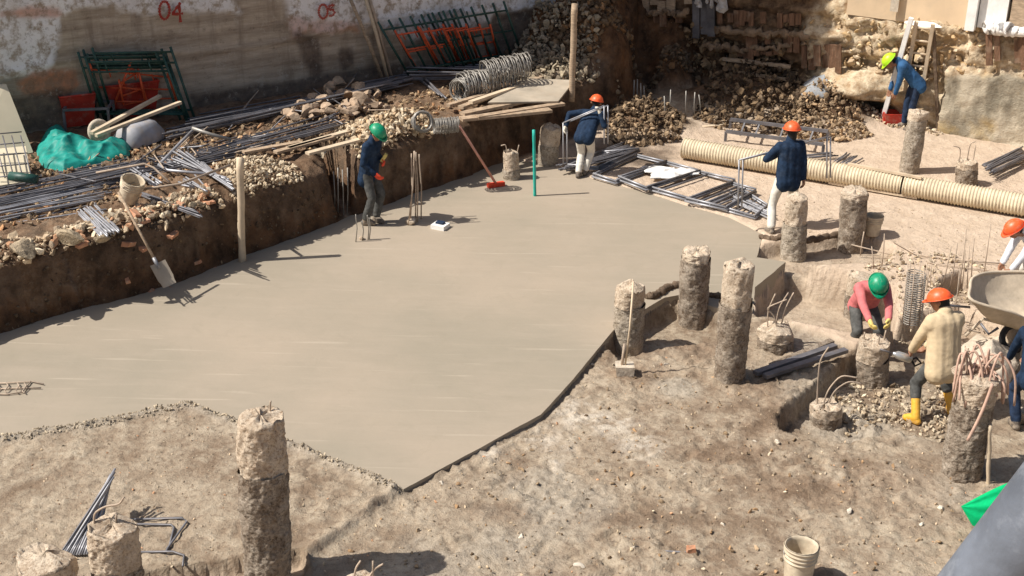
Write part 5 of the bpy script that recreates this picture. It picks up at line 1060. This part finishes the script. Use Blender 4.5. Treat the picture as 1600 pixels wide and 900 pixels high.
# hose draped on the leaning pile
e = empty('hose', onG(1525, 620), 'tangle of pinkish hose heaped on the leaning pile', 'hose'); rs = np.random.default_rng(12); base = ORG[e.name]
pb = onG(1500, 750); pc = PV(1528, 592, pb+np.array([0, .2, 0])); mb = MB()
for k in range(13):
    a = rs.uniform(-.22, .22); h = rs.uniform(.02, .45); w_ = rs.uniform(-.22, .22); pts = [pc+np.array([a-w_, rs.uniform(-.25, -.05), -.25]), pc+np.array([a-w_*.8, rs.uniform(-.2, .1), h*.4]), pc+np.array([a, rs.uniform(-.1, .2), h]), pc+np.array([a+w_*.8, rs.uniform(-.2, .1), h*.4]), pc+np.array([a+w_, rs.uniform(-.25, 0), -.15])]
    K = []
    for i in range(4):
        for t in np.linspace(0, 1, 5, endpoint=False): K.append(pts[i]+(pts[i+1]-pts[i])*t)
    K = np.array(K+[pts[-1]])
    for _ in range(6): K[1:-1] = (K[:-2]+2*K[1:-1]+K[2:])/4
    mb.tube(K, .013, 7)
K = np.array([pc+np.array([.05+.02*math.sin(t), -.3-.03*t, .1-.22*t]) for t in np.linspace(0, 3, 16)]); K[:, 0] -= np.linspace(0, .2, 16); mb.tube(K, .018, 7)
mb.build('hose_loops', M['hose'], e, True)
stones('concrete_lump', 'pale concrete lump beneath the pinkish hose', 'rubble chunk', 'lumps under the hose', [(pc+np.array(q), s_) for q, s_ in (((-.1, .1, .05), .16), ((.15, .15, .1), .18), ((.0, .35, -.2), .2), ((.3, .3, -.25), .18))], M['head'], seed=31)
lump('cable_heap', 'heap of grey rags and broken bars behind the leaning pile', 'debris', [(1500, 545), (1520, 530), (1575, 530), (1590, 570), (1570, 610), (1510, 600)], M['mortar'], -.3, .3, 97)
for k in range(10):
    rs2 = np.random.default_rng(60+k); x, y = rs2.uniform(1495, 1560), rs2.uniform(520, 570); a = onG(x, y)+np.array([0, 0, .05]); K = [a+np.array([.12*math.cos(t)*(1+.3*k/10), .1*math.sin(t), .1*math.sin(t*.5)]) for t in np.linspace(0, 5, 18)]; mb = MB(); mb.tube(K, .010, 6); mb.build('cut_bar', M['rusty'], smooth=True, label='curled cut bar in the debris behind the leaning pile', cat='bent bar', group='curled bars behind the leaning pile')
mb = MB(); c = onG(1592, 660); mb.lathe([(.08, 0), (.085, .17), (.09, .18), (.07, .18)], 20, c); e = mb.build('small_tin', M['mortar'], smooth=True, label='small dusty tin on the soil at the right edge', cat='tin', org=c)

# ------------------------------------------------------------------ people
def remesh(mb, name, voxel, mt, org, sm=3, fold=0., fscale=9., seed=0.):
    me = mb.mesh(name, org); o = bpy.data.objects.new('tmp', me); COL.objects.link(o)
    md = o.modifiers.new('r', 'REMESH'); md.mode = 'VOXEL'; md.voxel_size = voxel
    s_ = o.modifiers.new('s', 'SMOOTH'); s_.iterations = sm; s_.factor = .5
    dg = bpy.context.evaluated_depsgraph_get(); me2 = bpy.data.meshes.new_from_object(o.evaluated_get(dg)); bpy.data.objects.remove(o)
    n = len(me2.vertices); V = np.zeros(n*3, np.float32); me2.vertices.foreach_get('co', V); V = V.reshape(-1, 3)
    if fold:
        N = np.zeros(n*3, np.float32); me2.vertices.foreach_get('normal', N); N = N.reshape(-1, 3)
        q = V*np.array([1, 1, 1.8]); q = q+.06*fbm(V, 3., 2)[:, None]; d = 1-2*np.abs(fbm(q+seed, fscale, 3, .5)); V = V+N*(d*fold)[:, None]; me2.vertices.foreach_set('co', V.astype(np.float32).ravel())
    me2.polygons.foreach_set('use_smooth', [True]*len(me2.polygons)); me2.materials.clear(); me2.materials.append(mt); me2.update(); me2.name = name; return me2
def ik(a, b, l1, l2, hint):
    a, b = np.array(a, float), np.array(b, float); d = b-a; L = np.linalg.norm(d); L2 = min(L, (l1+l2)*.995); dn = d/L; b = a+dn*L2
    x = (l1*l1-l2*l2+L2*L2)/(2*L2); h = math.sqrt(max(l1*l1-x*x, 1e-6)); hh = np.array(hint, float); hh = hh-dn*(hh@dn); hh /= np.linalg.norm(hh)+1e-9
    return a+dn*x+hh*h, b
def person(base, heading, label, pel=(0, 0, .9), chest=(0, 0, .47), head=(0, .04, 0), face=(0, 1, -.2), hands=((.25, .15, .8), (-.25, .15, .8)), feet=((.12, 0, 0), (-.12, 0, 0)), toes=((0, 1, 0), (0, 1, 0)),
           jacket='navy', trousers='grey_c', boots='boot_d', bh=.18, helmet='h_o', glove=(None, None), scale=1., bulk=1.07, elb=((1, -.6, -.2), (-1, -.6, -.2)), knee=((.1, 1, 0), (-.1, 1, 0)), tuck=False, eyes=False, curl=1.0, hem=.0, seed=0, hairlen=.0):
    c, s_ = math.cos(heading), math.sin(heading); F = np.array([c, s_, 0]); R = np.array([s_, -c, 0]); U = np.array([0, 0, 1.]); base = np.array(base, float)
    W = lambda q: base+(R*q[0]+F*q[1]+U*q[2])*scale
    D = lambda q: (R*q[0]+F*q[1]+U*q[2])
    e = empty('person', base, label, 'person'); org = base
    pel = np.array(pel, float); ch = pel+np.array(chest); up = np.array(chest, float); up /= np.linalg.norm(up)
    fwd = np.cross((-1, 0, 0), up)*-1; fwd = np.cross(up, (1., 0, 0)) ; fwd /= np.linalg.norm(fwd)
    if fwd[1] < 0 and up[2] > 0: fwd = -fwd
    sh = [ch+np.array([.175*k, 0, 0])+up*.0 for k in (1, -1)]; hip = [pel+np.array([.095*k, 0, -.02]) for k in (1, -1)]
    nk = ch+up*.07; hc = nk+up*.13+np.array(head); 
    arms = []; legs = []
    for k in (0, 1):
        el, ha = ik(sh[k], hands[k], .29, .26, elb[k]); arms.append((sh[k], el, ha))
        ft = np.array(feet[k], float)+np.array([0, 0, .09]); kn, an = ik(hip[k], ft, .43, .42, knee[k]); legs.append((hip[k], kn, an))
    fc = np.array(face, float); fc /= np.linalg.norm(fc); hu = up*.5+np.array([0, 0, .5]); hu = hu-fc*(hu@fc); hu /= np.linalg.norm(hu); hs = np.cross(fc, hu)
    bd = MB(); q = lambda mb, a, ra, b, rb: mb.cap(W(a), ra*scale, W(b), rb*scale, 12)
    # body, one surface
    mid = pel*.5+ch*.5
    for k in (-1, 1):
        o_ = np.array([.06*k, 0, 0]); q(bd, pel+o_, .095, mid+o_*.8, .085); q(bd, mid+o_*.8, .085, ch+o_*1.2-up*.05, .1)
    q(bd, sh[0], .06, sh[1], .06); q(bd, ch, .06, hc-hu*.06, .052)
    q(bd, hc+hu*.03-fc*.012, .092, hc+fc*.012+hu*.01, .085); q(bd, hc, .078, hc-hu*.075+fc*.045, .045)
    bd.sph(W(hc+fc*.098-hu*.02), .018*scale, 8); q(bd, hc+fc*.09+hu*.012, .012, hc+fc*.104-hu*.022, .016)
    for k in (-1, 1): bd.sph(W(hc+hs*.085*k-hu*.012), .026*scale, 8)
    bd.sph(W(hc+fc*.075-hu*.058), .03*scale, 8)
    hand_parts = []
    for k, (a, b, h_) in enumerate(arms):
        q(bd, a, .05, b, .038); q(bd, b, .038, h_, .027)
        d = h_-b; d /= np.linalg.norm(d); sidev = np.array([1., 0, 0])*(1 if k == 0 else -1); inn = np.array([-1., .2, 0])*(1 if k == 0 else -1); inn = inn-d*(inn@d); inn /= np.linalg.norm(inn)+1e-9; ac = np.cross(d, inn)
        def hand(mb, g):
            pc = h_+d*.05
            for t in (-.6, .6): q(mb, h_+ac*.018*t, .024*g, h_+d*.075+ac*.036*t, .019*g)
            for i, (t, L) in enumerate(((-1.15, .062), (-.4, .074), (.35, .07), (1.05, .055))):
                r0 = h_+d*.08+ac*.026*t; r1 = r0+d*L*.5+inn*L*.25*curl; r2 = r1+d*L*.25+inn*L*.5*curl; q(mb, r0, .0115*g, r1, .0105*g); q(mb, r1, .0105*g, r2, .0095*g)
            tb = h_+d*.025-ac*.03; t1 = tb-ac*.03+d*.035+inn*.02; t2 = t1+d*.03+inn*.02; q(mb, tb, .014*g, t1, .012*g); q(mb, t1, .012*g, t2, .011*g)
        hand(bd, 1.)
        if glove[k]:
            gm = MB(); hand(gm, 1.35); q(gm, h_-d*.05, .042, h_, .038); me = remesh(gm, 'glove', .010, M[glove[k]], org, 2); o = bpy.data.objects.new('glove', me); COL.objects.link(o); o.parent = e
    for (a, b, h_) in legs: q(bd, a, .082, b, .055); q(bd, b, .055, h_, .036)
    for k in (0, 1):
        t = np.array(toes[k], float); t /= np.linalg.norm(t); an = legs[k][2]; q(bd, an, .036, an+t*.12+np.array([0, 0, -.05]), .03)
    o = bpy.data.objects.new('body', remesh(bd, 'body', .0105, M['skin'], org, 2)); COL.objects.link(o); o.parent = e
    # jacket
    q_ = q
    def q(mb, a, ra, b, rb, k=bulk): q_(mb, a, ra*(k if mb is jk else 1), b, rb*(k if mb is jk else 1))
    jk = MB(); hz = hem+.03; q(jk, pel-up*hz, .125, mid, .112); q(jk, mid, .112, ch-up*.05, .115)
    for k in (-1, 1):
        o_ = np.array([.075*k, 0, 0]); q(jk, pel+o_-up*hz*.0+np.array([0, 0, -.03])-up*hz, .120, mid+o_, .106); q(jk, mid+o_, .102, ch+o_*1.2-up*.05, .108)
    q(jk, sh[0]-up*.02, .070, sh[1]-up*.02, .070); q(jk, ch, .082, nk+up*.02, .066)
    q(jk, sh[0]-up*.05, .07, ch-up*.1+fwd*.05, .09); q(jk, sh[1]-up*.05, .07, ch-up*.1+fwd*.05, .09)
    for (a, b, h_) in arms: q(jk, a-up*.01, .070, b, .052); q(jk, b, .052, h_-(h_-b)*.06, .042)
    o = bpy.data.objects.new('jacket', remesh(jk, 'jacket', .015, M[jacket], org, 3, .005, 3.6, seed)); COL.objects.link(o); o.parent = e
    tr = MB()
    for k in (-1, 1): o_ = np.array([.055*k, 0, 0]); q(tr, pel+o_*.85-up*.02, .098, mid*.2+pel*.8+o_*.6, .07)
    for (a, b, h_) in legs: q(tr, a, .098, b, .070); q(tr, b, .070, h_+(b-h_)*(.12 if not tuck else .62), .062)
    o = bpy.data.objects.new('trousers', remesh(tr, 'trousers', .015, M[trousers], org, 3, .008, 4.5, seed+4)); COL.objects.link(o); o.parent = e
    for k in (0, 1):
        t = np.array(toes[k], float); t /= np.linalg.norm(t); kn, an = legs[k][1], legs[k][2]; bt = MB(); sl = (kn-an)/np.linalg.norm(kn-an)
        q(bt, an+sl*bh, .058 if bh > .25 else .05, an, .052); q(bt, an-t*.03+np.array([0, 0, -.045]), .045, an+t*.13+np.array([0, 0, -.05]), .042); q(bt, an, .05, an+t*.09+np.array([0, 0, -.03]), .045)
        o = bpy.data.objects.new('boot', remesh(bt, 'boot', .012, M[boots], org, 2, .003)); COL.objects.link(o); o.parent = e
    # hair below the helmet
    hr = MB(); q(hr, hc-fc*.03+hu*.02, .088, hc-fc*.045-hu*.03-hu*hairlen, .066); o = bpy.data.objects.new('hair', remesh(hr, 'hair', .012, M['hair'], org, 2, .003)); COL.objects.link(o); o.parent = e
    if eyes:
        for k in (-1, 1): mb = MB(); mb.sph(W(hc+fc*.083+hs*.03*k+hu*.008), .011*scale, 8); mb.build('eye', M['hair'], e, True)
    # helmet
    hm = MB(); Rm = np.stack([D(hs), D(fc), D(hu)], 1); n = 28; pr = []
    for i in range(11): a = math.pi/2*i/10; pr.append((math.cos(a), math.sin(a)))
    V = []; cc = W(hc+hu*.035-fc*.004)
    for r, z in pr:
        for j in range(n): t = 2*math.pi*j/n; rdg = 1+.035*math.exp(-(math.cos(t)/.16)**2)*z; V.append((.128*r*math.cos(t), .150*r*math.sin(t), .128*z*rdg))
    V = np.array(V)*scale; V = V@Rm.T+cc
    FF = [(i*n+j, i*n+(j+1) % n, (i+1)*n+(j+1) % n, (i+1)*n+j) for i in range(10) for j in range(n)]; hm.add(V, FF); ho = hm.build('helmet', M[helmet], e, True); hm = MB()
    V = []
    for s2, z in ((.93, .0), (1.0, .012), (1.0, 0.0)):
        for j in range(n):
            t = 2*math.pi*j/n; pk = max(0, math.sin(t))**3; ext = (1.0 if s2 < 1 else 1.10+.30*pk); V.append((.128*math.cos(t)*ext*(1-.12*pk*(s2 >= 1)), .150*math.sin(t)*ext, z-.022*pk*(s2 >= 1)))
    V = np.array(V)*scale; V = V@Rm.T+cc; hm.add(V, [(i*n+j, (i+1)*n+j, (i+1)*n+(j+1) % n, i*n+(j+1) % n) for i in (0, 1) for j in range(n)]+[(2*n+j, j, (j+1) % n, 2*n+(j+1) % n) for j in range(n)])
    hm.build('brim', M[helmet], ho, True)
    return e, W, hc
H = math.radians
def feet_px(f0, f1, z=None): return (onG(*f0) if z is None else P(*f0, z)), (onG(*f1) if z is None else P(*f1, z))
def rel(base, heading, w_, scale=1.):
    c, s_ = math.cos(heading), math.sin(heading); d = (np.array(w_)-base)/scale; return (d[0]*s_-d[1]*c, d[0]*c+d[1]*s_, d[2])
def locpx(base, heading, px, py, dy=0., scale=1.):          # where a hand seen at (px,py) is, dy metres nearer/farther than the feet
    n = np.array([0, 1., 0]); return rel(base, heading, PP(px, py, base+np.array([0, dy, 0]), n), scale)
# worker on the slab, left
B_1 = P(580, 348, 0); h1 = H(-25)
person(B_1, h1, 'worker in a green helmet and navy jacket looking at a phone on the slab', pel=(0, -.02, .915), chest=(0, .08, .46), head=(0, .06, -.01), face=(.15, 1, -.75), feet=(rel(B_1, h1, P(571, 352, 0)), rel(B_1, h1, P(588, 347, 0))),
       hands=(locpx(B_1, h1, 587, 272, -.22), locpx(B_1, h1, 597, 250, .05)), toes=((-.4, 1, 0), (.2, 1, 0)), glove=('glove_r', 'glove_r'), helmet='h_g', eyes=True, hem=.1, seed=1, elb=((.6, -1, -.3), (-.8, -1, -.3)), bh=.14, scale=.99)
mb = MB(); c = PP(598, 249, B_1, (0, 1, 0)); mb.box(c+np.array([.02, .0, .03]), (.05, .09, .14), np.array(Matrix.Rotation(.6, 3, 'Y'))); mb.build('yellow_tool', M['glove_y'], label='small yellow device in the green-helmeted worker\'s gloved hand', cat='device')
# worker bending by the far pile
B_2 = P(907, 276, 0); h2 = H(70)
person(B_2, h2, 'orange-helmeted worker in navy jacket and white trousers lifting rebar hoops by far piles', pel=(.05, .0, .84), chest=(.06, .30, .36), head=(-.02, .04, .02), face=(-.3, 1, -.15), feet=(rel(B_2, h2, P(914, 274, 0)), rel(B_2, h2, P(903, 278, 0))),
       hands=(locpx(B_2, h2, 940, 169, .0), locpx(B_2, h2, 882, 192, .15)), glove=('glove_w', 'glove_w'), trousers='white_c', elb=((.5, -.3, -1), (-.5, .3, 1)), seed=2, bh=.16, scale=.93)
def held_frame(pts, base, label, r=.014):
    Q = [PP(x, y, base+np.array([0, dy, 0]), (0, 1, 0)) for x, y, dy in pts]; e = empty('rebar_hoop', base+np.array([0, 0, .0]), label, 'rebar frame', 'rebar frames carried by workers')
    for k, off in enumerate(((0, 0, 0), (.07, .05, -.01))):
        o_ = np.array(off); mb = MB(); mb.tube([q+o_ for q in (Q[0], Q[1])], r, 6); mb.build('leg', M['steel_l'], e, True); mb = MB(); mb.tube([q+o_ for q in (Q[2], Q[3])], r, 6); mb.build('leg', M['steel_l'], e, True)
        mb = MB(); mb.tube([Q[1]+o_, Q[2]+o_], r, 6); mb.build('top_bar', M['steel_l'], e, True)
held_frame([(880, 256, .1), (880, 192, .15), (944, 165, -.05), (944, 225, -.05)], B_2, 'bent rebar frame lifted by the worker at the far piles')
# worker walking with a frame on his shoulder
B_3 = P(1222, 360, 0); h3 = H(105)
person(B_3, h3, 'orange-helmeted worker in navy jacket and white trousers walking away beside the corrugated pipe', pel=(.02, .02, .89), chest=(.02, .08, .48), head=(.02, .02, 0), face=(.1, 1, -.1), feet=(rel(B_3, h3, P(1245, 355, 0)), rel(B_3, h3, P(1205, 366, 0))),
       hands=(locpx(B_3, h3, 1256, 303, .0), locpx(B_3, h3, 1212, 248, .25)), trousers='white_c', elb=((.5, -1, 0), (-1, -.2, -.6)), seed=3, hem=.06, bh=.16, scale=1.04, toes=((0, 1, 0), (-.1, 1, -.1)), hairlen=.05)
held_frame([(1153, 325, -.1), (1155, 250, -.1), (1292, 214, .6), (1292, 278, .6)], B_3, 'bent rebar frame resting on the walking worker\'s shoulder')
# bending worker at the ladder
B_4 = P(1413, 203, 0); h4 = H(175)
person(B_4, h4, 'worker in a lime helmet and blue overalls bending beside the ladder', pel=(0, -.10, .955), chest=(0, .34, .33), head=(0, .05, -.10), face=(0, .7, -.9), feet=((.09, .0, 0), (-.10, -.12, 0)), hands=((.12, .36, .66), (-.12, .3, .62)), helmet='h_y', jacket='blue', trousers='navy_t', seed=4, hem=.05, scale=1.05, bh=.14)
# worker in pink behind the pile
B_5 = P(1364, 594, -.36)+np.array([0, .55, 0]); h5 = H(-86)
person(B_5, h5, 'worker in a green helmet and pink sweater leaning over the pile being chipped', pel=(0, -.32, .74), chest=(0, .28, .36), head=(0, .06, -.05), face=(.05, 1, -.95), feet=((.15, -.2, 0), (-.15, -.1, 0)), hands=(rel(B_5, h5, tp_jack+np.array([-.02, -.05, .12])), rel(B_5, h5, tp_jack+np.array([.2, .0, .14]))),
       glove=('glove_y', 'glove_y'), helmet='h_g', jacket='pink_c', trousers='grey_c', eyes=True, seed=5, elb=((1, -.3, .3), (-1, -.3, .3)), scale=1.0)
# worker with the breaker
B_6 = onG(1457, 655); h6 = H(108)
person(B_6, h6, 'worker in an orange helmet, cream jacket and yellow rubber boots working an electric breaker', pel=(0, -.02, .84), chest=(.02, .12, .48), head=(-.04, .06, -.01), face=(-.8, .8, -.4), feet=(rel(B_6, h6, onG(1484, 648)), rel(B_6, h6, onG(1430, 662))), hands=(locpx(B_6, h6, 1432, 560, .35), locpx(B_6, h6, 1418, 562, .3)),
       bulk=1.27, jacket='cream_c', trousers='grey_c', boots='boot_y', bh=.30, tuck=True, seed=6, hem=.1, scale=1.03, elb=((1, -.2, -.5), (-1, -.3, -.5)), toes=((.5, 1, 0), (-.5, 1, 0)), hairlen=.06)
e = empty('electric_breaker', B_6+np.array([-.35, .35, .4]), 'silver electric breaker held against the pile by the cream-jacketed worker', 'power tool')
a, b, c_ = PP(1382, 548, B_6+np.array([0, .3, 0]), (0, 1, 0)), PP(1395, 552, B_6+np.array([0, .3, 0]), (0, 1, 0)), PP(1424, 562, B_6+np.array([0, .3, 0]), (0, 1, 0)); d = (c_-b)/np.linalg.norm(c_-b)
mb = MB(); mb.tube([a-d*.06, b], .012, 8); mb.build('chisel', M['steel'], e, True)
mb = MB(); L = np.linalg.norm(c_-b); mb.tube([b, b+d*.03, b+d*.06, b+d*L*.55, b+d*L*.95, c_], [.02, .03, .05, .055, .05, .03], 16); mb.build('motor_housing', M['metal'], e, True)
mb = MB(); mb.tube([c_, c_+d*.06+np.array([0, 0, .05]), c_+d*.14+np.array([0, 0, 0]), c_+d*.06-np.array([0, 0, .07]), c_], .014, 8); mb.build('handle', M['black'], e, True)
# worker in white at the right edge
B_7 = onG(1612, 470); h7 = H(190)
person(B_7, h7, 'worker in an orange helmet and white shirt bending behind the wheelbarrow', pel=(0, -.1, .8), chest=(0, .36, .27), head=(0, .05, -.06), face=(0, 1, -.7), feet=((.12, 0, 0), (-.12, -.1, 0)), hands=(locpx(B_7, h7, 1566, 412, .0), (-.1, .5, .5)), jacket='offw', trousers='white_c', seed=7, scale=1.0)
# dark-dressed worker at the right edge
B_8 = onG(1602, 672); h8 = H(95)
person(B_8, h8, 'dark blue-clothed worker in a green helmet, cut by the right edge beyond leaning pile', pel=(-.02, -.05, .84), chest=(.08, .28, .40), head=(.08, .06, 0), face=(.1, 1, -.6), feet=((.14, 0, 0), (-.12, .03, 0)), hands=((.1, .6, .55), (-.12, .62, .5)), helmet='h_g', jacket='navy', trousers='navy_t', seed=8, hem=.08, scale=1.02)

# ------------------------------------------------------------------ near rail and green cloth
a = _C+ray(1452, 1020)/FPX*2.35; b = _C+ray(1752, 640)/FPX*2.05; d = (b-a)/np.linalg.norm(b-a)
mb = MB(); mb.tube([a-d*.5, a, b, b+d*.8], .066, 40); e = mb.build('guard_rail', M['pipe'], smooth=True, label='blue-grey steel tube rail crossing the lower right corner close to the viewer', cat='rail')
c = onG(1560, 838)
def sack():
    e = empty('green_cloth_bundle', c, 'green cloth draped over a black bag beside the near rail', 'bundle')
    v, f = rockv(I3, 120, .15, .9); mb = MB(); mb.add(v*np.array([.34, .3, .32])+c+np.array([.05, 0, .22]), f); mb.build('black_bag', M['black'], e, True)
    tip = PV(1502, 792, c); top = PV(1558, 758, c); low = PV(1520, 822, c); rt = PV(1640, 745, c); rb = PV(1620, 850, c); V = []
    n = 26
    for i in range(n):
        s_ = i/(n-1); A_ = tip+(rt-tip)*s_+np.array([0, .12*s_, .05*math.sin(math.pi*s_)]); B2 = tip+(low-tip)*min(1, s_*3) if s_ < .33 else low+(rb-low)*((s_-.33)/.67)
        for j in range(n): t = j/(n-1); p = A_*(1-t)+B2*t; p = p+np.array([0, -1, .4])*(.05*math.sin(t*math.pi)*min(1, s_*2)+.022*math.sin(t*17+s_*2)*s_); V.append(p)
    V = np.array(V); F = [(i*n+j, i*n+j+1, (i+1)*n+j+1, (i+1)*n+j) for i in range(n-1) for j in range(n-1)]; mb = MB(); mb.add(V, F); mb.add(V+np.array([0, .012, 0]), [q[::-1] for q in F]); mb.build('green_cloth', M['gcloth'], e, True)
sack()
